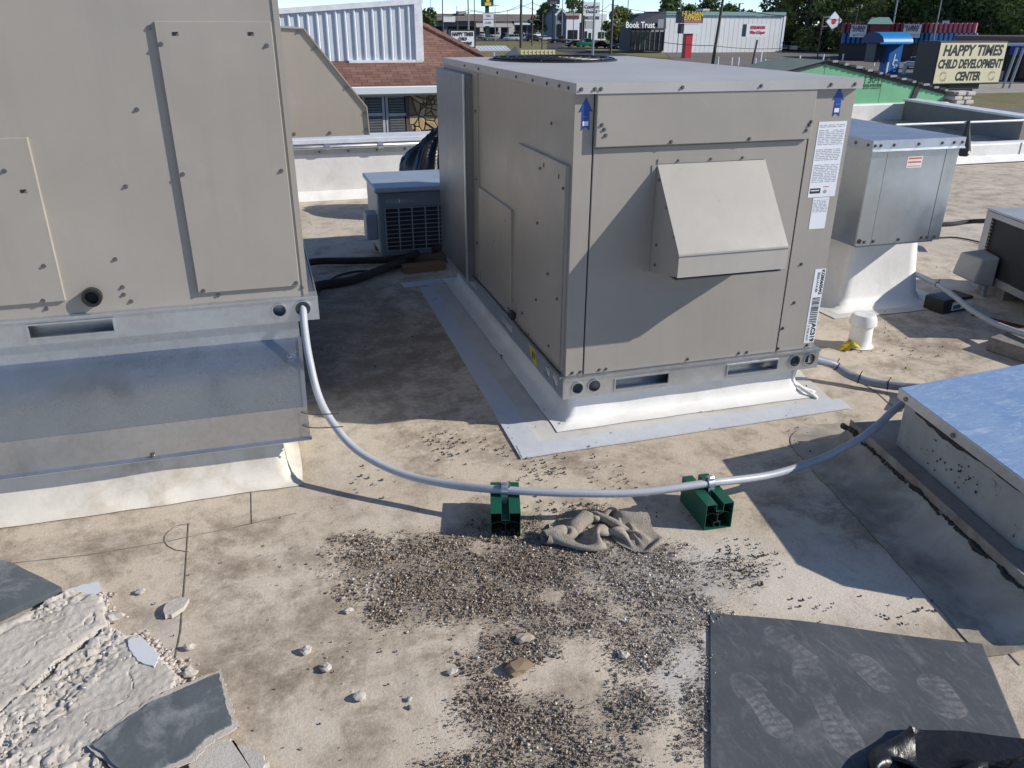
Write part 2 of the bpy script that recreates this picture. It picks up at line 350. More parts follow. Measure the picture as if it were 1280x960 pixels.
fwall = wall_box('low_gable_wall', 'low white membrane wall at the foot of the green gable', 6.2, 12.0, 12.42, 12.8, .27, WHITEM)
ret = thing('parapet_return', 'grey shaded return parapet with pale coping at the right roof edge', 'wall', (10.7, 10.5, 0))
MB().prism([(10.57, 9.5, -.05), (10.95, 12.35, -.05), (11.2, 12.35, -.05), (10.82, 9.5, -.05)], (0, 0, .37)).build('wall_face', mat('shade_grey_wall', (.22, .21, .20), .8, dirt=(.2, .18, .16)), ret)  # inner face lies in shade; that shade is put into its grey
MB().prism([(10.54, 9.47, .322), (10.92, 12.37, .322), (11.23, 12.37, .322), (10.85, 9.47, .322)], (0, 0, .03)).build('coping', mat('white_metal', (.7, .7, .7)), ret)
MB().box(10.83, 14.2, 9.5, 9.75, -.05, .318).build('corner_wall', WHITEM, ret)
MB().box(10.86, 14.2, 9.47, 9.78, .322, .35).build('corner_coping', mat('white_metal', (.7, .7, .7)), ret)
# building body under the roof so that it stands on the ground
bodym = mat('block_wall', (.36, .33, .29), .9)
bd = tag(MB().box(-5, 14.2, -3, 8.3, GZ, -.03).build('own_building', bodym), kind='structure')
tag(MB().box(4.4, 14.2, 8.36, 12.9, GZ, -.03).build('own_building', bodym), kind='structure')
# ================================================================== ROOFTOP UNITS
_sm = MB(); _sm.tube([(0, 0, 0), (0, -.0015, 0)], .0075, 12); _sm.tube([(0, -.0015, 0), (0, -.006, 0)], .0048, 6)
SCREW = _sm.mesh('screw'); SCREW.materials.append(STEEL)
def screw(parent, x, y, z, face='-y', k=1.):
    o = bpy.data.objects.new('screw', SCREW); COL.objects.link(o); o.parent = parent
    im = wmat(parent).inverted(); o.location = im @ Vector((x, y, z)); o.scale = (k,)*3
    o.rotation_euler = (0, 0, {'-y': 0, '-x': -PI/2, '+x': PI/2}[face])
def rail_y(parent, x0, x1, y, z0, z1, slots, holes, m=GALV_R):     # base rail along x, facing -y
    fm = frame((0, y, 0), (1, 0, 0), (0, 0, 1))
    pl = plate(rect(x0, x1, z0, z1), [rect(*s) for s in slots]+[circ(*h) for h in holes], .004, fm)
    pl.box(x0, x1, y-.012, y-.002, z1-.008, z1); pl.box(x0, x1, y+.002, y+.05, z0, z0+.003); pl.box(x0, x1, y+.002, y+.05, z1-.003, z1-.0002)
    r = pl.build('base_rail', m, parent)
    MB().box(x0+.01, x1-.01, y+.052, y+.055, z0+.003, z1-.004).build('rail_channel', GALV, r)
    for s in slots:                                               # rolled edges round the slots
        mb = MB(); t_ = .006
        mb.box(s[0]-t_, s[1]+t_, y-.007, y-.0025, s[2]-t_, s[2]); mb.box(s[0]-t_, s[1]+t_, y-.007, y-.0025, s[3], s[3]+t_)
        mb.box(s[0]-t_, s[0], y-.007, y-.0025, s[2], s[3]); mb.box(s[1], s[1]+t_, y-.007, y-.0025, s[2], s[3]); mb.build('slot_edge', m, r)
    for h in holes:
        pl = plate(circ(h[0], h[1], h[2]+.004), [circ(*h)], .005, frame((0, y-.005, 0), (1, 0, 0), (0, 0, 1))); pl.build('hole_edge', m, r)
    return r
# ---- the middle unit
UX0, UX1, UY0, UY1, ZB, ZR, ZT = 1.09, 2.28, 2.852, 5.05, .138, .233, 1.379
U = thing('rooftop_unit', 'beige packaged rooftop air conditioner with slanted hood and blue arrow stickers', 'air conditioner', (1.7, 3.9, 0))
MB().box(UX0, UX1, UY0, UY1, ZR-.01, ZT-.03).build('cabinet', BEIGE, U, bevel=.004)
# front skin panels sit a little proud of each other
YF = UY0-.004
MB().box(UX0-.001, 1.164, YF, UY0+.01, ZR+.004, 1.350).build('corner_post', BEIGE, U, bevel=.0015)
MB().box(2.094, UX1+.001, YF, UY0+.01, ZR+.004, 1.350).build('corner_post', BEIGE, U, bevel=.0015)
fp = MB().box(1.170, 2.088, YF-.001, UY0+.01, ZR+.004, 1.150).build('lower_front_panel', BEIGE, U, bevel=.002)
up = MB().box(1.168, 2.088, YF-.021, UY0+.01, 1.155, 1.352).build('upper_front_panel', BEIGE, U, bevel=.003)
MB().box(1.1645, 1.1695, UY0-.0005, UY0+.004, ZR+.004, 1.345).build('panel_gap', DARK, U)
MB().box(2.0885, 2.0935, UY0-.0005, UY0+.004, ZR+.004, 1.345).build('panel_gap', DARK, U)
TOPM = mat('top_paint', (.44, .43, .42), .5, var=.08, scale=3, dirt=(.34, .32, .29), dirt_amt=.6, dscale=2)
cap = MB(); cap.box(UX0-.006, UX1+.008, UY0-.03, UY1+.01, ZT-.003, ZT)
cap.box(UX0-.006, UX1+.008, UY0-.03, UY0-.026, ZT-.036, ZT-.003); cap.box(UX0-.006, UX0-.003, UY0-.026, UY1+.01, ZT-.036, ZT-.003); cap.box(UX1+.005, UX1+.008, UY0-.026, UY1+.01, ZT-.036, ZT-.003)
capo = cap.build('top_cover', TOPM, U)
for x in (1.103, 1.155, 1.178, 1.50, 1.83, 2.14, 2.25): screw(U, x, UY0-.03, ZT-.02)
for y in (2.9, 3.0, 3.14, 3.32, 3.55, 3.85, 4.2, 4.5): screw(U, UX0-.006, y, ZT-.02, '-x')
for x in (1.19, 1.20, 1.207): screw(U, x, YF-.021, 1.235-(x-1.19)*1.6-.01*(x > 1.2))
for x in (2.062, 2.072, 2.078): screw(U, x, YF-.021, 1.19+(x-2.062)*2)
for x, z in ((1.475, 1.166), (1.81, 1.166)): screw(U, x, YF-.021, z)
for x, z in ((2.152, .634), (2.146, .461), (2.108, .346), (1.12, .25), (1.155, .25), (1.9, .25), (1.94, .25), (1.24, .25), (1.27, .25), (2.10, .25), (2.25, .25), (1.65, .251)): screw(U, x, YF, z)
# slanted hood on the front
HX0, HX1, HD = 1.435, 1.905, .235
hy = UY0-.005; hf = hy-HD
HOODM = beige_mat('hood_paint', (.45, .415, .365), .30)
hood = MB()
hood.prism([(HX0, hy, 1.083), (HX0, hf, .785), (HX0, hf, .70), (HX0, hf+.004, .70), (HX0, hf+.004, .783), (HX0, hy, 1.079)], (HX1-HX0, 0, 0))
hd = hood.build('hood', HOODM, U)
for xx in (HX0-.0015, HX1-.0015):
    MB().prism([(xx, hy, 1.079), (xx, hf+.004, .781), (xx, hf+.004, .701), (xx, hy, .66)], (.003, 0, 0)).build('hood_side', BEIGE, hd)
MB().box(HX0, HX1, hy-.0035, hy, 1.084, 1.102).build('hood_flange', BEIGE, hd)
MB().box(HX0-.022, HX0-.0025, hy-.003, hy, .66, 1.08).build('hood_flange', BEIGE, hd)
MB().bar((HX0-.004, hf-.002, .787), (HX1+.004, hf-.002, .787), .006, .006).build('hood_bend', HOODM, hd)
MB().box(HX0+.005, HX1-.005, hf+.02, hy-.01, .685, .69).build('bird_screen', mat('mesh_screen', (.1, .1, .1), .7), hd)
for x in (1.52, 1.66, 1.80): screw(U, x, hy-.0035, 1.093, k=.8)
for t_ in (.12, .45, .8): screw(U, HX0-.002, hy-HD*t_, 1.06-.27*t_, '-x', .8)
for z in (.72, .8): screw(U, HX0-.002, hy-.05, z-.02, '-x', .8)
# stickers
def arrow(x, z, h, lean=0):
    pts = [(-.034, .0), (0, .5), (.034, .0)]
    wd = .019; H = h
    P = [(-wd*.8, -H/2), (0, -H/2+.012), (wd*.9, -H/2), (wd*.75, H*.08), (wd*1.45, H*.05), (0, H/2), (-wd*1.45, H*.05), (-wd*.75, H*.08)]
    o = MB().prism([(x+a, YF-.0012, z+b) for a, b in P], (0, .001, 0)).build('arrow_sticker', BLUEA, U)
    MB().box(x-.011, x+.011, YF-.002, YF-.0013, z-H*.36, z-H*.22).build('sticker_print', WHITEL, o)
    MB().box(x-.009, x+.009, YF-.002, YF-.0013, z-H*.10, z-H*.07).build('sticker_print', mat('pale_blue_print', (.1, .18, .45)), o)
arrow(1.133, 1.273, .115); arrow(2.203, 1.293, .112)
def label_plate(x0, x1, z0, z1, name='rating_label'):
    return MB().box(x0, x1, YF-.0012, YF-.0002, z0, z1).build(name, WHITEL, U)
L1 = label_plate(2.131, 2.262, .918, 1.218)
rl = random.Random(3)
mb = MB()
for i in range(34):
    z = 1.205-i*.0068
    if i in (2, 12, 13, 21, 22): continue
    x = 2.138
    while x < 2.25:
        L = rl.uniform(.006, .03); 
        if i < 11 and 2.18 < x < 2.19: x += .02
        mb.box(x, min(x+L, 2.254), YF-.0018, YF-.0013, z-.0016, z+.0013); x += L+rl.uniform(.002, .009)
mb.build('fine_print', GREYP, L1)
MB().box(2.137, 2.187, YF-.0018, YF-.0013, .934, .955).build('black_patch', PRINT, L1)
MB().box(2.14, 2.18, YF-.0022, YF-.0019, .944, .948).build('patch_print', WHITEL, L1)
MB().box(2.2, 2.225, YF-.0018, YF-.0013, .958, .961).build('red_print', mat('red_print', (.5, .05, .04)), L1)
MB().add(*[[(2.21+.008*math.cos(a), YF-.0018, .94+.008*math.sin(a)) for a in np.linspace(0, 2*PI, 12, False)], [tuple(range(12))]]).build('approval_mark', GREYP, L1)
L2 = label_plate(2.160, 2.238, .784, .915, 'small_label'); mb = MB()
for i in range(9):
    z = .905-i*.006; x = 2.166
    while x < 2.228:
        L = rl.uniform(.006, .02); mb.box(x, min(x+L, 2.233), YF-.0018, YF-.0013, z-.0014, z+.0012); x += L+.006
mb.build('fine_print', GREYP, L2)
L3 = label_plate(2.228, 2.283, .262, .605, 'barcode_label')
fmv = frame((2.2455, YF-.0014, .41), (0, 0, -1), (1, 0, 0))
text('lettering', 'KGB060S4G', .022, frame((2.270, YF-.0014, .545), (0, 0, -1), (1, 0, 0)), PRINT, L3, .0008)
text('lettering', 'E5621A14183', .016, frame((2.249, YF-.0014, .545), (0, 0, -1), (1, 0, 0)), PRINT, L3, .0003)
mb = MB(); z = .475
while z > .355:
    h = rl.choice((.0015, .0015, .003, .0045)); mb.box(2.238, 2.276, YF-.0018, YF-.0013, z-h, z); z -= h+rl.choice((.0016, .0025, .004))
mb.build('barcode', PRINT, L3)
text('lettering', 'AC319', .03, frame((2.266, YF-.0014, .31), (0, 0, -1), (1, 0, 0)), PRINT, L3, .0012)
text('lettering', '5 FOR KMT', .015, frame((2.240, YF-.0014, .31), (0, 0, -1), (1, 0, 0)), PRINT, L3)
# left flank (faces -x)
XL = UX0-.003
MB().box(XL-.012, UX0+.005, 2.868, 3.50, .268, 1.088).build('access_panel', BEIGE, U, bevel=.002)
MB().box(XL-.014, XL-.0123, 2.868, 2.878, .268, 1.088).build('panel_edge', GALV_D, U)
MB().box(XL-.010, UX0+.005, 3.605, 4.205, .315, .770).build('access_panel', BEIGE, U, bevel=.002)
MB().box(XL-.002, UX0+.005, 4.235, 4.36, .24, 1.335).build('panel_trim', BEIGE, U)
MB().box(XL-.045, UX0+.005, 4.34, 5.06, .205, 1.325).build('coil_guard', STEELD, U, bevel=.004)
MB().box(XL-.052, XL-.0455, 4.335, 4.36, .205, 1.325).build('guard_lip', GALV, U)
for y, z in ((3.18, 1.03), (2.9, 1.0), (3.5, .92), (3.2, .8), (3.05, .62), (3.2, .46), (2.93, .55), (3.4, .33), (3.02, .31), (3.7, .7), (4.1, .72), (3.9, .55), (3.05, 1.22), (4.27, .8), (4.27, 1.15), (4.27, .45), (4.28, .26), (3.65, .27), (3.3, .26)): screw(U, XL-.012 if y < 3.5 else XL-.006, y, z, '-x')
for y, z in ((3.13, 1.055), (2.95, 1.04)): MB().box(XL-.0135, XL-.0122, y, y+.006, z-.014, z+.004).build('slot', DARK, U)
kb = MB().box(XL-.04, XL-.012, 3.50, 3.55, .262, .30).build('latch', BLACKP, U, bevel=.004)
# base rails
rail_y(U, UX0-.012, UX1+.034, UY0-.014, ZB, ZR, [(1.312, 1.558, .158, .202), (1.848, 2.098, .158, .202)], [(1.140, .184, .024), (1.215, .186, .026), (2.187, .186, .026), (2.266, .186, .027)])
fm = frame((UX0-.012, 0, 0), (0, -1, 0), (0, 0, 1))
pl = plate(rect(-UY1-.02, -UY0+.012, ZB, ZR), [rect(-4.49, -4.29, .158, .203), rect(-3.77, -3.57, .158, .203), circ(-3.03, .186, .026), circ(-2.93, .186, .026)], .004, fm)
pl.box(UX0-.024, UX0-.012, UY0, UY1, ZR-.006, ZR); pl.build('base_rail', GALV_R, U)
pl = plate(rect(-UY1-.02, -UY0+.012, ZB, ZR), [rect(-4.49, -4.29, .158, .203), rect(-3.77, -3.57, .158, .203)], .004, frame((UX1+.032, 0, 0), (0, -1, 0), (0, 0, 1))); pl.build('base_rail', GALV_R, U)
MB().box(UX0-.01, UX1+.03, UY1+.012, UY1+.016, ZB, ZR).build('base_rail', GALV_R, U)
MB().box(UX0+.1, UX1-.1, UY0+.12, UY1-.06, ZB+.01, ZR-.012).build('drain_pan', GALV_D, U)
tg = MB().prism([(UX0-.0155, 3.30, .215), (UX0-.0155, 3.21, .222), (UX0-.0155, 3.17, .15), (UX0-.0155, 3.23, .150)], (.001, 0, 0)).build('yellow_tag', PAPER, U)
text('tag_print', 'JN', .045, frame((UX0-.0157, 3.225, .185), (0, -1, 0), (0, 0, 1)), PRINT, tg, .001)
# condenser fan guard on top
fc = (1.62, 4.60, ZT); mb = MB()
for r in (.06, .11, .16, .21, .26, .31, .335): mb.tube([(fc[0]+r*math.cos(a), fc[1]+r*math.sin(a), ZT+.012+.006*(1-r/.43)) for a in np.linspace(0, 2*PI, 40)], .004, 6)
for a in np.linspace(0, 2*PI, 12, False): mb.tube([fc[:2]+(ZT+.018,), (fc[0]+.345*math.cos(a), fc[1]+.345*math.sin(a), ZT+.012), (fc[0]+.35*math.cos(a), fc[1]+.35*math.sin(a), ZT+.002)], .004, 6)
mb.build('fan_guard', BLACKP, U)
MB().lathe((fc[0], fc[1], ZT), [(.36, .001), (.36, .006), (.34, .010), (.335, .002)], 40).build('fan_ring', BLACKP, U)
# ---- its curb and flashing
def rect_loft(x0, x1, y0, y1, prof, step=.05, jit=.003, seed=0):
    def loop(o, zz):
        a, b, c, d = x0-o, x1+o, y0-o, y1+o; P = []
        nx = max(2, int((x1-x0)/step)); ny = max(2, int((y1-y0)/step))
        for i in range(nx): P.append((a+(b-a)*i/nx, c, zz))
        for i in range(ny): P.append((b, c+(d-c)*i/ny, zz))
        for i in range(nx): P.append((b-(b-a)*i/nx, d, zz))
        for i in range(ny): P.append((a, d-(d-c)*i/ny, zz))
        return P
    vs = []; 
    for k, (o, zz) in enumerate(prof):
        for p in loop(o, zz):
            n = nvec(Vector(p)*7+Vector((seed, 0, 0)))*jit + nvec(Vector(p)*2.5+Vector((seed, 0, 0)))*jit
            q = Vector(p)+n
            if zz < .012: q.z = max(.004, zz)
            vs.append(tuple(q))
    m_ = len(loop(0, 0)); fs = []
    for k in range(len(prof)-1):
        for i in range(m_): fs.append((k*m_+i, k*m_+(i+1) % m_, (k+1)*m_+(i+1) % m_, (k+1)*m_+i))
    return MB().add(vs, fs)
C1 = thing('roof_curb', 'white membrane curb with grey seam tape under the middle rooftop unit', 'curb', (1.7, 3.9, 0))
rect_loft(1.13, 2.235, 2.885, 5.0, [(.085, .009), (.045, .011), (.024, .017), (.011, .032), (.004, .06), (.001, .10), (0, .137)], .03, .005).build('curb_flashing', WHITEM, C1, smooth=True)
MB().box(1.15, 2.22, 2.9, 4.98, .13, .1375).build('curb_top', GALV_D, C1)
rs = random.Random(5)
def ragged(pts, n=10, j=.004):
    out = []
    for a, b in zip(pts, pts[1:]+pts[:1]):
        a, b = Vector(a), Vector(b)
        for k in range(n):
            q = a+(b-a)*k/n; out.append((q.x+rs.uniform(-j, j), q.y+rs.uniform(-j, j), q.z))
    return out
MB().prism(ragged([(.90, 2.72, .002), (2.36, 2.745, .002), (2.46, 3.3, .002), (2.45, 5.1, .002), (.93, 4.97, .002)], 16, .003), (0, 0, .003)).build('flashing_sheet', SHEETM, C1)
MB().prism(ragged([(.835, 2.635, .002), (.945, 2.66, .002), (.955, 4.93, .002), (.862, 4.95, .002)], 14, .002), (0, 0, .0055)).build('seam_tape', TAPE, C1)
MB().prism(ragged([(.838, 2.636, .0035), (2.385, 2.655, .0035), (2.40, 2.75, .0035), (.846, 2.735, .0035)], 14, .002), (0, 0, .006)).build('seam_tape', TAPE, C1)
MB().prism(ragged([(.76, 5.07, .002), (1.16, 5.10, .002), (1.16, 5.0, .002), (.77, 4.97, .002)], 8, .003), (0, 0, .0055)).build('seam_tape', TAPE, C1)
for p, q in (((2.26, 2.9), (2.30, 2.78)), ((2.24, 2.88), (2.33, 2.84))):
    MB().tube(curve_pts([(2.235, 2.88, .12), ((p[0]+2.235)/2, (p[1]+2.88)/2, .05), (q[0], q[1], .008)], 6), .008, 6).build('membrane_fold', WHITEM, C1, smooth=True)
# ---- the left unit
V = thing('rooftop_unit', 'large beige rooftop unit with raised service panels on the left edge', 'air conditioner', (-1.0, 4.1, .52))
VY = 3.05; VX1 = .10; VX0 = -2.1
MB().box(VX0, VX1, VY, 5.25, .61, 1.98).build('cabinet', BEIGE, V, bevel=.004)
MB().box(VX0-.02, VX1+.02, VY-.03, 5.28, 1.95, 1.984).build('top_cover', TOPM, V)
MB().box(.082, VX1+.0015, VY-.004, VY+.02, .62, 1.94).build('corner_post', BEIGE, V)
MB().box(-.291, .0725, VY-.0145, VY+.01, .660, 1.574).build('service_panel', BEIGE, V, bevel=.002)
MB().box(-1.42, -.73, VY-.0145, VY+.01, .672, 1.228).build('service_panel', BEIGE, V, bevel=.002)
for x, z in ((-.28, 1.506), (.05, 1.5), (-.278, 1.091), (.052, 1.088), (-.272, .67), (.06, .672), (-.819, 1.126), (-.772, .803), (-.80, .68)): screw(V, x, VY-.0145, z)
for x, z in ((-.31, 1.554), (-.389, 1.305), (-.468, 1.056), (-.547, .806), (-.542, .703), (-.543, .675), (-.523, .648), (-.225, .644), (.082, .648), (-.80, .646), (-1.3, 1.4)): screw(V, x, VY, z)
for x, z in ((-.231, 1.537), (.004, 1.537), (-.777, 1.059), (-1.2, 1.1)):
    MB().box(x-.010, x+.008, VY-.0155, VY-.0146, z-.006, z+.005).build('punched_slot', DARK, V)
    MB().prism([(x-.004, VY-.0145, z-.007), (x+.010, VY-.0145, z-.007), (x+.009, VY-.021, z+.003)], (0, .001, .0005)).build('slot_tab', BEIGE, V)
pl = plate(circ(0, 0, .033, 24), [circ(0, 0, .023, 24)], .03, frame((-.644, VY-.012, .679), (1, 0, 0), (0, 0, 1))); dr = pl.build('drain_grommet', BLACKP, V, smooth=.6)
MB().cyl((-.644, VY-.004, .679), (-.644, VY-.001, .679), .024).build('drain_hole', DARK, dr)
rail_y(V, VX0-.012, .133, VY-.016, .521, .619, [(-.867, -.594, .549, .594), (-1.9, -1.6, .549, .594)], [(-.013, .571, .024), (.074, .571, .028)])
pl = plate(rect(-5.26, -VY+.014, .521, .619), [rect(-4.6, -4.4, .549, .594)], .004, frame((.131, 0, 0), (0, -1, 0), (0, 0, 1))); pl.build('base_rail', GALV_R, V)
MB().box(VX0, .131, 5.255, 5.26, .521, .619).build('base_rail', GALV_R, V)
MB().box(VX0, .127, VY+.02, 5.25, .596, .604).build('drain_pan', GALV, V)
# rear hood on its right flank
hp = [(.103, 1.546), (.232, 1.540), (.490, 1.200), (.494, 1.075), (.103, 1.072)]
rh = MB().prism([(a, 4.05, b) for a, b in hp], (0, .004, 0)).build('side_hood', BEIGE, V)
MB().prism([(.232, 4.04, 1.541), (.490, 4.04, 1.201), (.495, 4.04, 1.204), (.236, 4.04, 1.546)], (0, .95, 0)).build('hood_skin', BEIGE, rh)
MB().prism([(.103, 4.04, 1.547), (.234, 4.04, 1.541), (.236, 4.04, 1.546), (.103, 4.04, 1.552)], (0, .95, 0)).build('hood_skin', BEIGE, rh)
MB().prism([(.490, 4.04, 1.2), (.494, 4.04, 1.075), (.499, 4.04, 1.075), (.495, 4.04, 1.204)], (0, .95, 0)).build('hood_skin', BEIGE, rh)
MB().prism([(a, 4.985, b) for a, b in hp], (0, .004, 0)).build('hood_side', BEIGE, rh)
for a, b in ((.12, 1.535), (.21, 1.53), (.275, 1.462), (.405, 1.29), (.482, 1.175), (.484, 1.10), (.31, 1.09), (.145, 1.09)): screw(V, a, 4.05, b, k=1.1)
# ---- adapter curb below the left unit
A = thing('adapter_curb', 'galvanised sheet metal adapter curb with sloping pan under the left unit', 'curb', (-1.0, 4.0, .2))
MB().box(-2.1, .052, 3.06, 5.24, .43, .5195).build('collar', GALV, A)
MB().prism([(-2.4, 2.69, .318), (-2.4, 3.059, .445), (-2.4, 3.059, .442), (-2.4, 2.69, .315)], (2.443, 0, 0)).build('sloping_pan', PAN, A)
MB().box(-2.4, .0435, 2.687, 2.6895, .198, .3175).build('front_lip', GALV, A)
MB().prism([(-2.4, 2.687, .1985), (-2.4, 2.673, .190), (-2.4, 2.676, .187), (-2.4, 2.69, .1955)], (2.448, 0, 0)).build('drip_edge', GALV_R, A)
MB().prism([(.0405, 2.69, .20), (.0405, 2.69, .314), (.0405, 3.059, .441), (.0405, 5.2, .44), (.0405, 5.2, .20)], (.0025, 0, 0)).build('side_panel', GALV, A)
MB().prism([(.030, 2.683, .3185), (.0445, 2.683, .3185), (.057, 3.05, .447), (.043, 3.05, .447)], (0, 0, .0025)).build('corner_seam', GALV_R, A)
MB().lathe((-.49, 2.684, .205), [(.0, -.006), (.008, -.004), (.008, .004), (0, .006)], 8).build('rivet', STEEL, A)
for z, L in ((.297, .13), (.243, .14)):
    MB().tube(curve_pts([(.02, 2.684, z+.002), (.06, 2.665, z-.004), (.02+L, 2.63, z+.004)], 5), .0022, 6).build('tie_wire', STEEL, A)
C2 = thing('roof_curb', 'dirty white membrane curb under the left unit adapter', 'curb', (-1.0, 4.0, 0))
rect_loft(-2.3, -.06, 2.735, 5.15, [(.058, .003), (.04, .010), (.024, .028), (.012, .06), (.004, .12), (0, .20)], .04, .007, 4).build('curb_flashing', CURBM, C2, smooth=True)
MB().box(-2.28, -.03, 2.75, 5.13, .19, .199).build('curb_top', GALV_D, C2)
# ================================================================== CONDUIT AND GREEN SUPPORTS
cpts = [(.074, 3.075, .575), (.074, 3.025, .566), (.071, 2.965, .505), (.074, 2.885, .42), (.092, 2.79, .30), (.138, 2.70, .212), (.209, 2.60, .150), (.333, 2.48, .112), (.482, 2.37, .104), (.657, 2.255, .118), (.883, 2.17, .117), (1.098, 2.12, .113), (1.353, 2.10, .118), (1.611, 2.13, .088)]+[tuple(G(a, b, z)) for a, b, z in ((1020, 576, .105), (1052, 561, .142), (1080, 545, .178), (1100, 529, .205), (1117, 513, .235), (1135, 500, .25))]
FC = thing('flexible_conduit', 'light grey ribbed flexible conduit sagging from left unit to blue-topped curb', 'conduit', (1.1, 2.12, .1))
path = resample(curve_pts(cpts, 30), .0032)
MB().tube(path, [.0150 if i % 2 else .0128 for i in range(len(path))], 12).build('ribbed_tube', CONDU, FC, smooth=True)
plate(circ(0, 0, .026, 20), [circ(0, 0, .0152, 20)], .02, frame((.074, 3.032, .571), (1, 0, 0), (0, .3, 1))).build('connector', mat('connector', (.03, .03, .03), .4), FC)
def support(label, fx, fy, ang):
    t = thing('conduit_support', label, 'support block', (fx, fy, 0), ang, 'green strut supports under the flexible conduit')
    W_, L_, H_ = .1, .195, .1; W2 = W_/2; k = .0022; sw = .012
    R_ = wmat(t)
    o = [(-W2, 0), (W2, 0), (W2, H_), (sw, H_), (sw, H_-.028), (-sw, H_-.028), (-sw, H_), (-W2, H_)]
    i1 = [(-W2+k, k), (W2-k, k), (W2-k, H_-k), (sw+k, H_-k), (sw+k, H_-.028-k), (-sw-k, H_-.028-k), (-sw-k, H_-k), (-W2+k, H_-k)]
    fr = R_ @ frame((0, L_/2, 0), (1, 0, 0), (0, 0, 1))
    plate(o, [i1], L_, fr).build('green_shell', GREEN, t)
    fr2 = R_ @ frame((0, L_/2+.003, 0), (1, 0, 0), (0, 0, 1)); q = k+.0012
    mb = plate(rect(-.0011, .0011, .022, H_-.0315), [], L_-.01, fr2)
    for a, b, c, d in ((-.012, .012, .021, .0232), (-.012, -.0098, q, .021), (.0098, .012, q, .021)):
        mb2 = plate(rect(a, b, c, d), [], L_-.01, fr2); mb.add(mb2.v, mb2.f)
    for sx in (-1, 1):
        arc = [(sx*(.0012+(W2-q-.0012)*u), .052+.010*math.sin(PI*u)) for u in np.linspace(0, 1, 7)]
        pl_ = arc+[(a, b-.002) for a, b in reversed(arc)]
        mb2 = plate(pl_, [], L_-.01, fr2); mb.add(mb2.v, mb2.f)
    mb.build('inner_web', WEB, t)
    mb = MB(); mb.box(-W2+.004, W2-.004, L_*.75, L_*.78, .004, H_-.036); mb.v = [tuple(R_ @ Vector(p)) for p in mb.v]; mb.build('inner_stop', DARK, t)
    return t, R_
def clamp(t, c, d):                        # split strap clamp round the conduit at c, along d
    c = Vector(c); d = Vector(d).normalized(); side = d.cross(Vector((0,0,1))).normalized(); up = Vector((0,0,1))
    fr = frame(c, side, up)
    cl = plate(circ(0, 0, .0185, 20), [circ(0, 0, .0158, 20)], .024, fr).build('pipe_clamp', ZINC, t, smooth=.6)
    base = c-up*.022+side*.012
    fr = frame(c+side*.0135-up*.02, d, (up+side*-.1))
    plate([(-.012, .012), (.012, .012), (.012, -.004), (.005, -.026), (-.005, -.026), (-.012, -.004)], [], .003, fr).build('clamp_ear', ZINC, cl)
    a = c+up*.0175; MB().cyl(a-d*.017, a+d*.017, .006, n=8).build('clamp_bolt', STEEL, cl)
    a = c+up*.018; MB().tube([a-d*.012, a-d*.006, a+d*.006, a+d*.012], [.010, .0115, .0115, .010], 10).build('clamp_saddle', ZINC, cl)
t1, _ = support('green plastic strut support left of the crumpled rag', .627, 2.145, -math.radians(15)); clamp(t1, (.657, 2.255, .118), (.9, -.42, 0))
t2, _ = support('green plastic strut support right of the rag near dark shadow', 1.338, 1.995, -math.radians(3)); clamp(t2, (1.353, 2.10, .118), (1, .05, 0))
# ================================================================== RIGHT CURB WITH BLUE FILM CAP
def film_mat():
    m, t, b, new, lnk = nodes('blue_film')
    tc = new('ShaderNodeTexCoord').outputs['Object']
    a = tex(new, lnk, tc, 5, 9, .75, 1.2, (1, .35, 1)); s = tex(new, lnk, tc, 26, 8, .75, 1.6, (.35, 1, 1)); s2 = tex(new, lnk, tc, 55, 5, .7, .5)
    c = mixc(new, lnk, ramp_out(new, lnk, a.outputs[0], .35, .7), (.19, .31, .52), (.29, .41, .58))
    c = mixc(new, lnk, math_(new, lnk, 'MULTIPLY', ramp_out(new, lnk, s.outputs[0], .50, .68), .6), c, (.58, .63, .70))
    c = mixc(new, lnk, math_(new, lnk, 'MULTIPLY', ramp_out(new, lnk, s2.outputs[0], .62, .68), .6), c, (.6, .66, .74))
    lnk(c, b.inputs['Base Color']); b.inputs['Roughness'].default_value = .45; b.inputs['Metallic'].default_value = .15
    return m
def wall_stain():
    m, t, b, new, lnk = nodes('sealed_metal_wall')
    tc = new('ShaderNodeTexCoord').outputs['Object']
    n = tex(new, lnk, tc, 5, 8, .7, .6); s = tex(new, lnk, tc, 24, 7, .75, 1.0)
    c = mixc(new, lnk, ramp_out(new, lnk, n.outputs[0], .3, .7), (.50, .48, .44), (.36, .33, .29))
    f = math_(new, lnk, 'MULTIPLY', ramp_out(new, lnk, s.outputs[0], .60, .64), ramp_out(new, lnk, n.outputs[0], .46, .60))
    c = mixc(new, lnk, f, c, (.02, .02, .02)); lnk(c, b.inputs['Base Color']); b.inputs['Roughness'].default_value = .7
    bp = new('ShaderNodeBump'); bp.inputs['Strength'].default_value = .3; bp.inputs['Distance'].default_value = .005; lnk(s.outputs[0], bp.inputs['Height']); lnk(bp.outputs[0], b.inputs['Normal'])
    return m
RC = thing('capped_curb', 'old curb box with blue film sheet metal cap at right foreground', 'curb', (2.4, 1.8, 0))
dl = Vector((-.169, -.986, 0)); dr_ = Vector((.985, -.169, 0)); db = Vector((.9965, .083, 0))
c0 = Vector((2.151, 2.167, 0)); LEN = 1.5
def q(a, b, z, back=True): v = c0+dl*a+(db if back else dr_)*b; return Vector((v.x, v.y, z))
blf = film_mat()
CAPO = [q(0, 0, .344), Vector((2.04, 1.50, .344)), Vector((2.11, 1.37, .344)), Vector((2.26, 1.27, .344)), Vector((2.6, 1.14, .344)), Vector((3.4, 1.3, .344)), Vector((3.4, 2.27, .344))]  # near outline, out of view, is shaped to cast the curved shadow
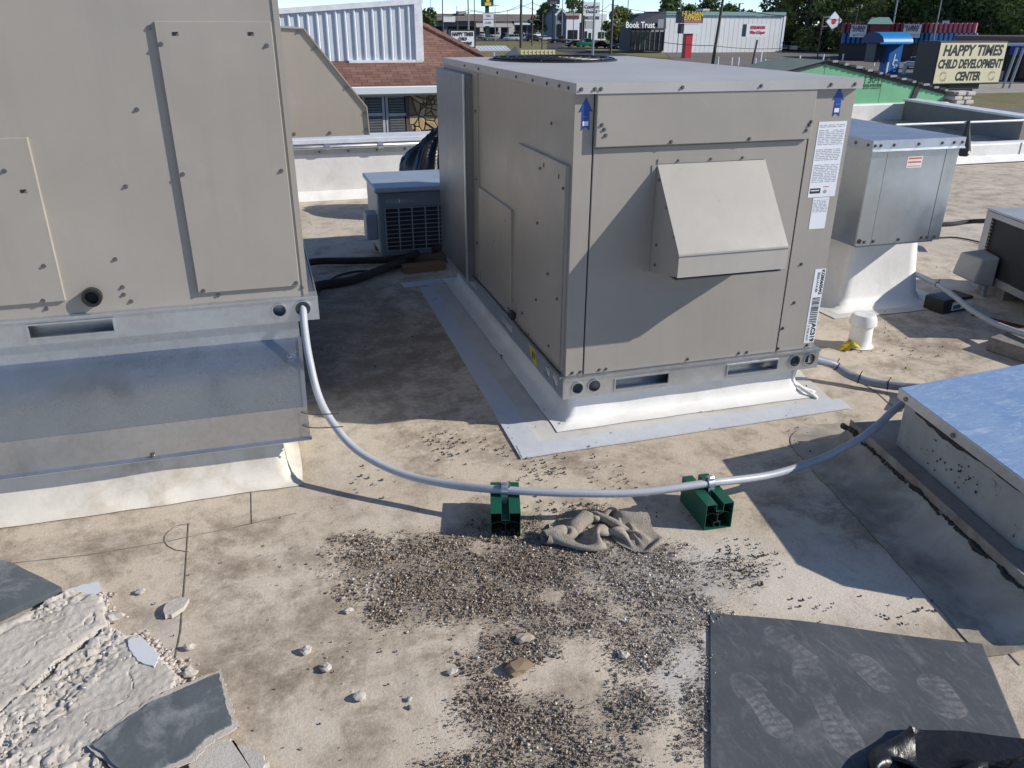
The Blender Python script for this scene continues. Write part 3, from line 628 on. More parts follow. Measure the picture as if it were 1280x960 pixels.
MB().prism(CAPO, (0, 0, .006)).build('cap_top', blf, RC)
mb = MB(); mb.prism([q(-.002, -.003, .312), q(.675, -.003, .312), q(.675, -.0005, .312), q(-.002, -.0005, .312)], (0, 0, .037)); mb.prism([q(-.003, -.003, .312), q(-.003, 1.2, .312), q(-.0005, 1.2, .312), q(-.0005, -.003, .312)], (0, 0, .037))
mb.build('cap_lip', m_galv('cap_lip_metal', (.6, .6, .6), .45), RC)
for a in (.05, .33): MB().cyl(q(a, -.0035, .328), q(a, -.008, .328), .009, n=10).build('cap_screw', STEEL, RC)
WM = wall_stain()
MB().prism([Vector((a.x+(.02 if i < 2 else 0)*1, a.y-.02*(i in (0, 6))+.03*(i in (2, 3, 4)), .12)) for i, a in enumerate(CAPO)], (0, 0, .22)).build('box_wall', WM, RC)
# bitumen smear under the lip
rb = random.Random(9); top = []; bot = []
for i in range(21):
    a = .10+i*.028; top.append(q(a, .0165, .318)); bot.append(q(a, .0165, .318-.012-.03*max(0, noise.noise(Vector((a*6, 3, 0))))-.022*math.exp(-((a-.28)/.16)**2)-rb.uniform(0, .008)))
MB().prism(top+bot[::-1], -dr_*.003).build('bitumen_smear', BLKMEM, RC)
mb = MB()
for i in range(34):
    a = rb.gauss(.36, .09); z = rb.gauss(.20, .035)
    if z > .29 or z < .135: continue
    r = rb.uniform(.001, .004); p = q(a, .0195, z)
    pts = [p+dl*(r*math.cos(k*1.05)*rb.uniform(.6, 1.2))+Vector((0, 0, r*1.3*math.sin(k*1.05)*rb.uniform(.6, 1.3))) for k in range(6)]
    mb.prism(pts, -dr_*.002)
o_ = mb.build('bitumen_spatter', BLKMEM, RC); o_['kind'] = 'stuff'
LEDM = mat('rusty_ledge', (.30, .29, .27), .7, .1, .2, 6, dirt=(.26, .11, .035), dirt_amt=.9, dscale=4, bump=.3, bscale=50)
RUST = mat('rusty_angle', (.33, .29, .24), .75, .0, .3, 14, dirt=(.22, .09, .03), dirt_amt=.95, dscale=5, bump=.4, bscale=60)
e0 = Vector((2.125, 2.355, 0))
def e(a, b, z): v = e0+dl*a+dr_*b; return Vector((v.x, v.y, z))
MB().prism([e(0, .004, .10), e(1.1, .004, .10), e(1.1, .5, .10), e(0, .5, .10)], (0, 0, .018)).build('ledge', LEDM, RC)
MB().prism([e(0, 0, .098), e(1.1, 0, .098), e(1.1, .0035, .098), e(0, .0035, .098)], (0, 0, .034)).build('ledge_angle', RUST, RC)
# black sealant bead along the ledge, uneven
bp_ = [e(a, -.003+.012*noise.noise(Vector((a*13, 0, 0)))+.006*noise.noise(Vector((a*50, 0, 0))), .093+.014*noise.noise(Vector((a*9, 5, 0)))+.005*noise.noise(Vector((a*45, 7, 0)))) for a in np.arange(-.03, 1.1, .006)]
MB().tube(bp_, [.002+.010*max(0, noise.noise(Vector((i*.09, 2, 0)))+.15)+.005*rb.random()+(.006 if i < 16 else 0) for i in range(len(bp_))], 8).build('sealant_bead', BLKMEM, RC, smooth=True)
# sloping membrane flashing from ledge to roof (fanned round the corner)
OLDM = mat('weathered_flashing', (.40, .36, .30), .65, var=.3, scale=5, dirt=(.12, .09, .065), dirt_amt=1., dscale=4, bump=.35, bscale=14)
prof = [(-.002, .095), (-.012, .075), (-.03, .05), (-.055, .028), (-.09, .013), (-.14, .006), (-.21, .0035)]
vs = []; fs = []; cols_ = []
for i in range(61): cols_.append((e0+dl*(1.16*(1-i/60)), -dr_))
for i in range(1, 13): th = i/12*PI/2; cols_.append((e0.copy(), -dr_*math.cos(th)-dl*math.sin(th)))
for i in range(1, 25): cols_.append((e0+dr_*(.75*i/24), -dl))
for (b0, dd) in cols_:
    for k, (b_, z) in enumerate(prof):
        p = b0+dd*(-b_); p.z = z
        n_ = noise.noise(p*6)*.012*(1-abs(k-3)/4)+noise.noise(p*17)*.005+noise.noise(p*40)*.002
        vs.append((p.x+.01*noise.noise(p*8)*(k == 6), p.y+.01*noise.noise(p*8+Vector((3, 0, 0)))*(k == 6), max(z+n_*(k < 6), .0030+.0002*(6-k))))
np_ = len(prof)
for i in range(len(cols_)-1):
    for k in range(np_-1): a = i*np_+k; fs.append((a, a+np_, a+np_+1, a+1))
MB().add(vs, fs).build('side_flashing', OLDM, RC, smooth=True)
for p, r in (((1.80, 1.70), .05), ((1.83, 1.55), .03)):
    pass
# ================================================================== OTHER ROOF EQUIPMENT
# galvanised exhaust box on white curb
X = thing('exhaust_box', 'galvanised steel exhaust box with screwed lid on a white curb', 'exhaust unit', (3.4, 4.2, .36))
MB().box(3.112, 3.690, 3.68, 4.8, .435, .965).build('box_body', BOXM, X, bevel=.003)
MB().box(3.114, 3.214, 3.676, 3.69, .436, .962).build('corner_panel', BOXM, X)
MB().box(3.217, 3.602, 3.677, 3.69, .436, .962).build('front_panel', BOXM, X)
MB().box(3.605, 3.688, 3.676, 3.69, .436, .962).build('corner_panel', BOXM, X)
for x in (3.2145, 3.602): MB().box(x, x+.003, 3.679, 3.6795, .436, .962).build('panel_gap', DARK, X)
ld = MB().box(3.098, 3.704, 3.662, 4.83, 1.005, 1.009).box(3.098, 3.704, 3.662, 3.666, .955, 1.005).box(3.098, 3.102, 3.666, 4.83, .955, 1.005).box(3.7, 3.704, 3.666, 4.83, .955, 1.005).build('lid', m_galv('lid_metal', (.47, .51, .57), .4, 40), X)
MB().prism([(3.098, 3.661, .962), (3.098, 3.650, .952), (3.098, 3.653, .949), (3.098, 3.664, .958)], (.606, 0, 0)).build('lid_drip_edge', mat('bright_metal', (.75, .77, .8), .3, .6), ld)
for x in (3.115, 3.15, 3.235, 3.395, 3.55, 3.63, 3.685): screw(X, x, 3.662, .982, k=1.2)
for y in (3.70, 3.80, 3.9): screw(X, 3.098, y, .982, '-x', 1.2)
for x in (3.17, 3.23, 3.40, 3.56, 3.6, 3.65): screw(X, x, 3.676, .455, k=1.3)
MB().cyl((3.135, 3.6755, .462), (3.135, 3.672, .462), .013).build('conduit_hole', DARK, X)
wl = MB().box(3.352, 3.452, 3.6755, 3.6768, .855, .915).build('warning_label', mat('label_cream', (.75, .72, .68)), X)
for i, z in enumerate((.905, .885, .866)): MB().box(3.36, 3.445, 3.6748, 3.6754, z-.004, z+.004 if i < 2 else z).build('label_print', mat('orange_print', (.55, .12, .05)), wl)
MB().prism([(3.13, 3.684, .425), (3.65, 3.684, .425), (3.66, 4.7, .425), (3.13, 4.7, .425)], (0, 0, .012)).build('bottom_flange', GALV_D, X)
X2 = thing('roof_curb', 'white curb below the galvanised exhaust box', 'curb', (3.5, 4.2, 0))
rect_loft(3.25, 3.745, 3.86, 4.75, [(.11, .004), (.075, .010), (.04, .03), (.018, .07), (.0, .2), (-.02, .424)], .05, .007, 9).build('curb_flashing', WHITEM, X2, smooth=True)
MB().prism(ragged([(3.08, 3.70, .002), (3.95, 3.66, .002), (3.98, 4.9, .002), (3.08, 4.9, .002)], 10, .01), (0, 0, .003)).build('flashing_sheet', SHEETM, X2)
# vent pipe
vp = thing('vent_pipe', 'white plastic vent pipe stub with loose cap beside the exhaust curb', 'vent pipe', (2.935, 3.30, 0))
MB().lathe((2.935, 3.30, 0), [(.075, .004), (.068, .006), (.060, .016), (.057, .05), (.056, .14), (.05, .142)], 28).build('pipe', WHITEM, vp, smooth=.7)
MB().lathe((2.935, 3.30, 0), [(.066, .122), (.071, .126), (.066, .160), (.056, .180), (.048, .182), (.03, .178)], 28).build('cap', mat('white_pvc', (.74, .74, .72), .4), vp, smooth=.7)
yt = MB()
pts = []
for i in range(9):
    for j in range(7):
        x = 2.80+i*.0095; y = 3.235+j*.011; x2 = x+.02*math.sin(j*1.3); hgt = .004+.055*max(0, 1-abs(i-5)/4.5)*(.5+.5*abs(noise.noise(Vector((i*.6, j*.7, 1)))))*1.2
        pts.append((x2+.006*rb.random(), y, hgt))
yt.add(pts, [(j+i*7, j+(i+1)*7, j+1+(i+1)*7, j+1+i*7) for i in range(8) for j in range(6)])
tag(yt.build('yellow_cloth', mat('yellow_cloth', (.5, .38, .01), .7, bump=.4, bscale=80)), 'crumpled yellow plastic scrap lying against the white vent pipe', 'scrap')
# grey twin conduit with cable ties
def hose(name, label, pts, r, m, cat='conduit', ties=(), n=12):
    P = curve_pts(pts, 12); t = thing(name, label, cat, tuple(P[len(P)//2]))
    MB().tube(P, r, n).build('tube', m, t, smooth=True)
    for k in ties:
        i = int(k*(len(P)-2)); a = P[i]; d = (P[i+1]-P[i]).normalized()
        MB().tube([a-d*.002, a+d*.003], r+.002, 12).build('cable_tie', BLACKP, t)
        MB().bar(a+Vector((0, 0, r)), a+Vector((.006, -.004, r+.022)), .004, .002).build('tie_tail', BLACKP, t)
    return t
def gz(px, py, z): return tuple(G(px, py, z))
hose('grey_conduit', 'thick grey conduit with black ties between middle unit and blue-topped curb', [(2.27, 3.0, .19), (2.33, 2.93, .15), gz(1040, 455, .09), gz(1060, 468, .05), gz(1085, 477, .035), gz(1115, 482, .035), gz(1150, 485, .05), gz(1185, 486, .12)], .0205, CONDU2, ties=(.33, .52, .7))
# conduit over the dark block
hose('grey_conduit', 'thin grey conduit crossing over the black battery-like block on the right', [(3.80, 4.0, .15), gz(1152, 346, .13), gz(1172, 356, .13), gz(1195, 372, .12), gz(1215, 388, .10), gz(1245, 405, .09), gz(1285, 419, .10), gz(1330, 428, .12)], .016, CONDU, ties=(.3, ))
bk = thing('rubber_block', 'black rubber support block with yellow and white label', 'support block', (3.86, 3.66, 0), math.radians(8))
R_ = wmat(bk)
def lb(t, name, m, x0, x1, y0, y1, z0, z1, bev=0):
    mb = MB().box(x0, x1, y0, y1, z0, z1); mt = wmat(t); mb.v = [tuple(mt @ Vector(p)) for p in mb.v]; return mb.build(name, m, t, bevel=bev)
lb(bk, 'block', BLACKP, -.125, .125, -.06, .08, 0, .085, .006); lbl = lb(bk, 'label', WHITEL, -.055, .122, -.0615, -.0603, .016, .066)
lb(bk, 'label_band', mat('label_yellow', (.6, .55, .1)), -.055, .122, -.0623, -.0616, .060, .070); lb(bk, 'label_patch', mat('label_grey', (.1, .11, .14)), -.045, .02, -.0623, -.0616, .022, .048)
lb(bk, 'label_print', GREYP, .04, .11, -.0623, -.0616, .026, .032); lb(bk, 'label_print', GREYP, .04, .09, -.0623, -.0616, .040, .045)
for x in (-.09, ): lb(bk, 'groove', DARK, x-.002, x+.002, -.0605, .0805, .01, .0856)
# concrete block and old condenser on the far right
cb = thing('concrete_block', 'weathered concrete paver block lying at the right edge of the roof', 'block', (3.8, 3.0, 0), math.radians(14))
lb(cb, 'block', CONC, -.24, .30, -.17, .12, 0, .075, .006)
oc = thing('old_condenser', 'old grey condenser with black coil face at the right edge', 'condenser', (4.6, 3.5, 0), math.radians(-14))
lb(oc, 'cabinet', GALV_D, -.345, .45, -.62, .42, .075, .50, .004)
lb(oc, 'top_panel', mat('dull_top', (.45, .46, .46), .5, .4), -.365, .47, -.64, .44, .50, .512, .003)
lb(oc, 'side_post', GALV_D, -.365, -.34, .365, .43, .08, .498); lb(oc, 'side_rail', GALV_D, -.365, -.34, -.63, .365, .08, .125); lb(oc, 'side_rail', GALV_D, -.365, -.34, -.63, .365, .465, .498)
COILM = mat('coil_fins', (.022, .022, .023), .6, var=.5, scale=40, st=(1, 1, 8), bump=.6, bscale=70)
lb(oc, 'coil_face', COILM, -.352, -.344, -.62, .365, .125, .465)
for i in range(15): lb(oc, 'tube_bend', mat('copper_dull', (.16, .13, .11), .5, .5), -.366, -.352, .345, .362, .137+i*.0215, .148+i*.0215)
lb(oc, 'base_block', CONC, -.33, .42, -.5, -.2, 0, .074); lb(oc, 'base_block', CONC, -.33, .42, .12, .38, 0, .074)
MB().add([tuple(wmat(oc) @ Vector(p)) for p in [(-.55, .36, .11), (-.37, .36, .08), (-.37, .36, .27), (-.52, .36, .25), (-.49, .20, .09), (-.37, .18, .06), (-.37, .18, .26), (-.47, .20, .24)]],
    [(0, 3, 2, 1), (4, 5, 6, 7), (0, 1, 5, 4), (2, 3, 7, 6), (0, 4, 7, 3), (1, 2, 6, 5)]).build('grey_cover', mat('grey_plastic', (.30, .29, .27), .5), oc, bevel=.012, seg=2)
MB().cyl(wmat(oc) @ Vector((-.40, .21, .0)), wmat(oc) @ Vector((-.40, .21, .17)), .014).build('drop_pipe', CONDU2, oc)
lb(oc, 'lid_slot', DARK, -.1, -.04, .3, .33, .5125, .513)
lb(oc, 'corner_post', GALV_D, -.345, -.30, .42, .424, .165, .498)
hose('insulated_pipe', 'black insulated pipe running from behind exhaust box to old condenser', [gz(1165, 281, .2), gz(1190, 280, .2), gz(1212, 277, .2), gz(1240, 276, .25)], .017, mat('foam_insulation', (.035, .03, .028), .85, bump=.6, bscale=60), 'pipe')
hose('black_cable', 'thin dark cable lying on the tan roof beyond the exhaust box', [gz(1172, 297, .01), gz(1195, 297, .01), gz(1225, 303, .01), gz(1245, 312, .02)], .006, BLACKP, 'cable')
hose('red_cable', 'thin dark red cable lying in the shade below old condenser', [gz(1215, 393, .01), gz(1240, 399, .01), gz(1285, 410, .01)], .008, mat('red_cable', (.12, .02, .02), .6), 'cable')
# rod with strap behind the exhaust box
rod = thing('white_rod', 'thin white rod stretched above the low divider wall', 'rod', (7.5, 7.6, .6))
MB().tube([FY(1120, 156, 7.6), FY(1300, 149.5, 7.6)], .012, 8).build('tube', mat('white_rod', (.72, .72, .74), .4), rod)
sp_ = thing('black_strap', 'black strap hanging from the white rod over the low wall', 'strap', tuple(FY(1205, 195, 7.55)))
a, b, c = FY(1211, 151, 7.57), FY(1207, 172, 7.57), FY(1204, 195, 7.57)
MB().tube([a, (a+b)/2+Vector((0, 0, 0)), b], [.018, .03, .05], 8).build('strap', BLKMEM, sp_); MB().tube([b, c+Vector((0, 0, .04)), c], [.05, .07, .045], 8).build('strap_end', BLKMEM, sp_)
MB().cyl(c+Vector((.0, -.07, .05)), c+Vector((0, -.075, .05)), .018).build('buckle', WHITEL, sp_)
# ---- small condenser behind the units
BLG = mat('blue_grey_paint', (.15, .19, .24), .45, .1, .1, 8)
kc = thing('small_condenser', 'small blue-grey condenser with wire grille behind the middle unit', 'condenser', (1.05, 5.8, 0))
MB().box(.70, 1.52, 5.47, 6.05, .085, .52).build('cabinet', BLG, kc, bevel=.006)
MB().box(.697, .7005, 5.5, 6.04, .10, .515).build('side_panel', mat('beige_grey', (.42, .38, .33), .5), kc)
MB().box(.675, 1.55, 5.435, 6.085, .522, .556).build('top_panel', mat('blue_grey_top', (.30, .35, .41), .4, .1), kc, bevel=.008)
MB().box(.74, 1.47, 5.464, 5.4695, .125, .415).build('coil_face', COILM, kc)
mb = MB()
for i in range(11): mb.cyl((.735, 5.455, .125+i*.029), (1.475, 5.455, .125+i*.029), .0035, n=6)
for i in range(9): mb.cyl((.74+i*.0915, 5.450, .12), (.74+i*.0915, 5.450, .42), .0045, n=6)
mb.build('wire_grille', mat('grille_wire', (.26, .29, .33), .4, .5), kc)
pnl = MB().box(.75, .96, 5.466, 5.4695, .445, .475).build('name_strip', mat('strip_grey', (.20, .24, .29), .35, .4), kc)
MB().box(.84, .845, 5.4645, 5.466, .45, .47).build('strip_mark', WHITEL, pnl)
MB().box(.62, .70, 5.55, 5.72, .18, .36).build('disconnect_box', mat('grey_box', (.24, .29, .36), .45), kc, bevel=.012, seg=2)
for y in (5.5, 5.95): MB().box(.72, 1.5, y, y+.09, .004, .085).build('sleeper', mat('weathered_wood', (.17, .13, .1), .9), kc)
hose('insulated_line', 'thick black insulated refrigerant line across the shaded roof, upper one', [(-.02, 5.30, .10), gz(395, 327, .04), gz(440, 326, .04), gz(495, 324, .05), (.95, 5.42, .10)], .024, mat('foam_insulation', (.035, .03, .028)), 'pipe')
hose('insulated_line', 'thick black insulated refrigerant line across the shaded roof, lower one', [(0.05, 4.75, .05), gz(395, 358, .03), gz(440, 350, .03), gz(490, 332, .04), gz(530, 316, .06), (1.1, 5.40, .14)], .028, mat('foam_insulation', (.035, .03, .028)), 'pipe')
hose('black_cable', 'thin black cable looping beside the insulated lines', [(.1, 4.6, .02), gz(410, 352, .01), gz(440, 340, .01), gz(480, 338, .01), gz(520, 328, .02)], .007, BLACKP, 'cable')
wb = thing('wood_block', 'short brown wooden block on the shaded roof behind middle unit', 'block', tuple(G(532, 338)), .1); lb(wb, 'block', mat('brown_wood', (.22, .13, .07), .8, scale=30, st=(1, 8, 8)), -.16, .14, -.04, .05, 0, .05, .003)
# ---- black rubbish bags
def bag_mat():
    m, t, b, new, lnk = nodes('bag_plastic')
    tc = new('ShaderNodeTexCoord').outputs['Object']
    v = tex(new, lnk, tc, 9, 5, .6, 2.5, (1, 1, .5)); n = tex(new, lnk, tc, 30, 5, .65, 1.0)
    b.inputs['Base Color'].default_value = (.014, .014, .016, 1); b.inputs['Roughness'].default_value = .34
    bp = new('ShaderNodeBump'); bp.inputs['Strength'].default_value = .3; bp.inputs['Distance'].default_value = .015
    lnk(math_(new, lnk, 'ADD', v.outputs[0], math_(new, lnk, 'MULTIPLY', n.outputs[0], .3)), bp.inputs['Height']); lnk(bp.outputs[0], b.inputs['Normal'])
    return m
BAG = bag_mat()
def bag(label, c, r, seed, fl=.0):
    bm = bmesh.new(); bmesh.ops.create_icosphere(bm, subdivisions=6, radius=1)
    for v in bm.verts:
        p = v.co.copy(); s_ = Vector((seed, 0, 0))
        q_ = Vector((math.atan2(p.y, p.x)*2.2, p.z*.9, 0)); w_ = nvec(p*1.3+s_)
        k = 1+.20*noise.noise(p*1.2+s_)+.07*(1-2*abs(noise.noise(Vector((q_.x*1.6+w_.x*1.5, q_.y+w_.y, seed)))))+.035*(1-2*abs(noise.noise(Vector((q_.x*4+w_.x*3, q_.y*2+w_.y*2, seed+4)))))-.18*max(0, p.z-.4)
        v.co = Vector((p.x*r[0]*k, p.y*r[1]*k, max(p.z*r[2]*k, -r[2]*.35)))+Vector((0, 0, r[2]*.35))
    me = bpy.data.meshes.new('bag'); bm.to_mesh(me); bm.free()
    o = link('rubbish_bag', me, BAG, None, True); o.location = c; return tag(o, label, 'rubbish bag', 'black plastic bags on the roof')
bag('black rubbish bag slumped against the parapet behind the small condenser', (1.52, 7.05, 0), (.38, .32, .56), 3.3)
# crumpled plastic at the bottom right
def drape(name, seed, rot, sx, sy, sz, at, z0, m, nx=40, ny=30, steps=75, W=.62, H=.46):    # a cloth let fall on the roof, point by point
    n = (nx+1)*(ny+1); ii, jj = np.meshgrid(np.arange(nx+1), np.arange(ny+1)); x = np.zeros((n, 3))
    for j in range(ny+1):
        for i in range(nx+1):
            u = (i/nx-.5)*W; v = j/ny*H; w_ = nvec(Vector((u*7+seed, v*7, seed)))
            x[j*(nx+1)+i] = (u*.60+.03*w_.x, .09*math.sin(u*16+v*9)+v*.55+.05*w_.y, .05+v*.9+.03*w_.z)
    links = []
    for di, dj, k in ((1, 0, 1.), (0, 1, 1.), (1, 1, .5), (1, -1, .5), (2, 0, .35), (0, 2, .35), (4, 0, .10), (0, 4, .10)):
        for c in range(2):                 # two sets, so that no point is moved twice at once
            a = []; b = []
            for j in range(ny+1):
                for i in range(nx+1):
                    if i+di <= nx and 0 <= j+dj <= ny and ((i//di) if di else (j//dj)) % 2 == c: a.append(j*(nx+1)+i); b.append((j+dj)*(nx+1)+i+di)
            links.append((np.array(a), np.array(b), math.hypot(di*W/nx, dj*H/ny), k))
    v = np.zeros_like(x); dt = 1/60; th = .012; fi, fj = ii.ravel(), jj.ravel()
    skip = ((np.abs(fi[:, None]-fi[None]) <= 2) & (np.abs(fj[:, None]-fj[None]) <= 2)) | (np.arange(n)[:, None] >= np.arange(n)[None])
    for st in range(steps):
        v[:, 2] -= 9.8*dt; p = x+v*dt
        for it in range(8):
            for a, b, L, k in links:
                d = p[b]-p[a]; l = np.sqrt((d*d).sum(1))+1e-9; c = d*((l-L)/l*.5*k)[:, None]; p[a] += c; p[b] -= c
            low = p[:, 2] < .003; p[low, 2] = .003; p[low, :2] = x[low, :2]*.9+p[low, :2]*.1
        D = (p[:, None, 0]-p[None, :, 0])**2+(p[:, None, 1]-p[None, :, 1])**2+(p[:, None, 2]-p[None, :, 2])**2; D[skip] = 1; a, b = np.nonzero(D < th*th)
        if len(a):
            d = p[b]-p[a]; l = np.sqrt((d*d).sum(1))+1e-6; c = d*((th-l)/l*.24)[:, None]; np.add.at(p, b, c); np.add.at(p, a, -c)
        v = (p-x)/dt*.97; v *= np.minimum(1, 2.5/np.maximum(np.sqrt((v*v).sum(1)), 1e-6))[:, None]; x = p
    cx, cy, _ = x.mean(0); zl = x[:, 2].min(); ca, sa = math.cos(rot), math.sin(rot)
    Q = [(at.x+sx*((a-cx)*ca-(b-cy)*sa), at.y+sy*((a-cx)*sa+(b-cy)*ca), z0+sz*(c-zl)) for a, b, c in x]
    fs = [(j*(nx+1)+i, j*(nx+1)+i+1, (j+1)*(nx+1)+i+1, (j+1)*(nx+1)+i) for j in range(ny) for i in range(nx)]
    r = MB().add(Q, fs).build(name, m, None, smooth=True); sb = r.modifiers.new('smooth', 'SUBSURF'); sb.levels = sb.render_levels = 1
    return r
bag_o = drape('plastic_bag', 4., 0., 1.5, 1.1, 1.25, Vector((1.35, .91, 0)), .009, BAG)
tag(bag_o, 'crumpled black plastic bag on the grey sheet at bottom right', 'plastic bag')
# ================================================================== LOOSE THINGS IN THE FOREGROUND
# grey rubber sheet with dusty boot prints
def mat_sheet():
    m, t, b, new, lnk = nodes('rubber_sheet')
    tc = new('ShaderNodeTexCoord').outputs['Object']
    n = tex(new, lnk, tc, 4, 8, .65, .5); f = tex(new, lnk, tc, 30, 8, .8, 1.5, (1, .4, 1))
    c = mixc(new, lnk, ramp_out(new, lnk, n.outputs[0], .3, .75), (.060, .068, .078), (.10, .107, .115))
    c = mixc(new, lnk, math_(new, lnk, 'MULTIPLY', ramp_out(new, lnk, f.outputs[0], .50, .66), .35), c, (.24, .24, .24))
    at_ = new('ShaderNodeAttribute'); at_.attribute_name = 'dust'
    g = tex(new, lnk, tc, 70, 7, .75, .4)
    d = math_(new, lnk, 'MULTIPLY', at_.outputs['Fac'], ramp_out(new, lnk, g.outputs[0], .3, .65))
    c = mixc(new, lnk, math_(new, lnk, 'MULTIPLY', d, .8), c, (.33, .325, .32))
    lnk(c, b.inputs['Base Color']); b.inputs['Roughness'].default_value = .55
    bp = new('ShaderNodeBump'); bp.inputs['Strength'].default_value = .15; bp.inputs['Distance'].default_value = .01; lnk(n.outputs[0], bp.inputs['Height']); lnk(bp.outputs[0], b.inputs['Normal'])
    return m
mcor = [G(887, 768), G(1225, 806), G(1300, 985), G(887, 962)]
prints = []
def boot(px, py, px2, py2, wd, heel=True): prints.append((G(px, py), G(px2, py2), wd, heel))
boot(925, 850, 975, 915, .085); boot(1005, 835, 1060, 935, .095); boot(965, 790, 1010, 830, .08); boot(1070, 825, 1110, 862, .08, False); boot(1160, 850, 1190, 895, .085, False)
def dust(p):
    d = 0.
    for a, b, wd, heel in prints:
        ax = (b-a); L = ax.length; ax /= L; r = p-a; s_ = r.dot(ax)/L; t_ = (r.x*ax.y-r.y*ax.x)/(wd/2)
        if -.12 < s_ < 1.15:
            wk = 1-.35*math.sin(max(0, min(1, s_))*PI)*(s_ > .35) if heel else 1
            hw = wk*math.sqrt(max(0, 1-max(0, (.28-s_)/.40)**2-max(0, (s_-.85)/.3)**2))
            if abs(t_) < hw:
                w_ = nvec(p*28)*.35; lug = (math.sin(s_*L*300+t_*2.2*math.sin(s_*9)+w_.x*6) > -.2) and (abs(math.sin(t_*3.4+.4+w_.y*1.5)) > .25)
                edge = abs(t_) > hw-.14
                wear = max(0, min(1, .68+1.3*noise.noise(p*9+Vector((L*40, 0, 0)))+.5*noise.noise(p*45)))
                d = max(d, (.8 if lug else (.6 if edge else .3))*wear)
    for a, b, wd in (((1020, 803), (1080, 845), .006), ((1120, 795), (1150, 830), .02), ((985, 935), (1025, 905), .03), ((1000, 930), (1100, 900), .05)):
        A, B = G(*a), G(*b); ab = B-A; s_ = max(0, min(1, (p-A).dot(ab)/ab.length_squared)); dd = (p-(A+ab*s_)).length
        d = max(d, max(0, 1-dd/wd)*.6*(.5+.5*noise.noise(p*30)+.2))
    return d
nx, ny = 230, 170; vs = []; dv = []
for j in range(ny+1):
    for i in range(nx+1):
        u, v = i/nx, j/ny
        p = (mcor[0]*(1-u)+mcor[1]*u)*(1-v)+(mcor[3]*(1-u)+mcor[2]*u)*v
        p = Vector((p.x, p.y+.006*math.sin(u*5)*(1-v), .0))
        dv.append(dust(p)); z = .007+.004*noise.noise(p*3)+.010*max(0, noise.noise(p*1.7+Vector((5, 0, 0))))*(v < .5 and 1 or .6)
        vs.append((p.x, p.y, max(.006, z)))
n_ = nx+1
fs = [(j*n_+i, (j+1)*n_+i, (j+1)*n_+i+1, j*n_+i+1) for j in range(ny) for i in range(nx)]
me = bpy.data.meshes.new('rubber_sheet'); me.from_pydata(vs, [], fs)
ca = me.attributes.new('dust', 'FLOAT', 'POINT'); ca.data.foreach_set('value', dv)
rsht = link('rubber_sheet', me, mat_sheet(), None, True)
sol = rsht.modifiers.new('thick', 'SOLIDIFY'); sol.thickness = .0025; sol.offset = -1
tag(rsht, 'dark grey rubber sheet with dusty boot prints lying in the right foreground', 'rubber sheet')
# crumpled rag
def inpoly(x, y, P):
    c = False; j = len(P)-1
    for i in range(len(P)):
        if (P[i][1] > y) != (P[j][1] > y) and x < (P[j][0]-P[i][0])*(y-P[i][1])/(P[j][1]-P[i][1])+P[i][0]: c = not c
        j = i
    return c
def edged(x, y, P):
    d = 9
    for a, b in zip(P, P[1:]+P[:1]):
        ax, ay = b[0]-a[0], b[1]-a[1]; t_ = max(0, min(1, ((x-a[0])*ax+(y-a[1])*ay)/(ax*ax+ay*ay))); d = min(d, math.hypot(x-a[0]-ax*t_, y-a[1]-ay*t_))
    return d
def height_patch(poly, cell, hfn, zmin=.004):
    xs = [p[0] for p in poly]; ys = [p[1] for p in poly]; x0, y0 = min(xs), min(ys)
    nx = int((max(xs)-x0)/cell)+2; ny = int((max(ys)-y0)/cell)+2; idx = {}; vs = []; fs = []; inside = set()
    for j in range(ny):
        for i in range(nx):
            x, y = x0+(i+.5)*cell, y0+(j+.5)*cell
            if inpoly(x, y, poly): inside.add((i, j))
    def vid(i, j):
        if (i, j) not in idx:
            x, y = x0+i*cell, y0+j*cell; full = all((i-a, j-b) in inside for a in (0, 1) for b in (0, 1))
            dx, dy, z = hfn(x, y, edged(x, y, poly) if full else 0.)
            idx[(i, j)] = len(vs); vs.append((x+dx, y+dy, z if full else zmin+(z-zmin)*.75))
        return idx[(i, j)]
    edges = {}
    for (i, j) in sorted(inside):
        q_ = (vid(i, j), vid(i+1, j), vid(i+1, j+1), vid(i, j+1)); fs.append(q_)
        for a, b in zip(q_, q_[1:]+q_[:1]):
            if (b, a) in edges: del edges[(b, a)]
            else: edges[(a, b)] = 1
    low = {}
    for a, b in edges:
        for k in (a, b):
            if k not in low: low[k] = len(vs); vs.append((vs[k][0], vs[k][1], zmin-.003))
        fs.append((a, low[a], low[b], b))
    return MB().add(vs, fs)
RAGM = mat('rag_cloth', (.41, .36, .30), .95, var=.35, scale=12, bump=.8, bscale=240, dirt=(.15, .12, .095), dirt_amt=.6, dscale=12)
rag_o = drape('rag', 3., 0., .70, .95, 1.15, G(747, 667), .005, RAGM)
tag(rag_o, 'crumpled grey-brown rag lying on gravel between the green supports', 'rag')
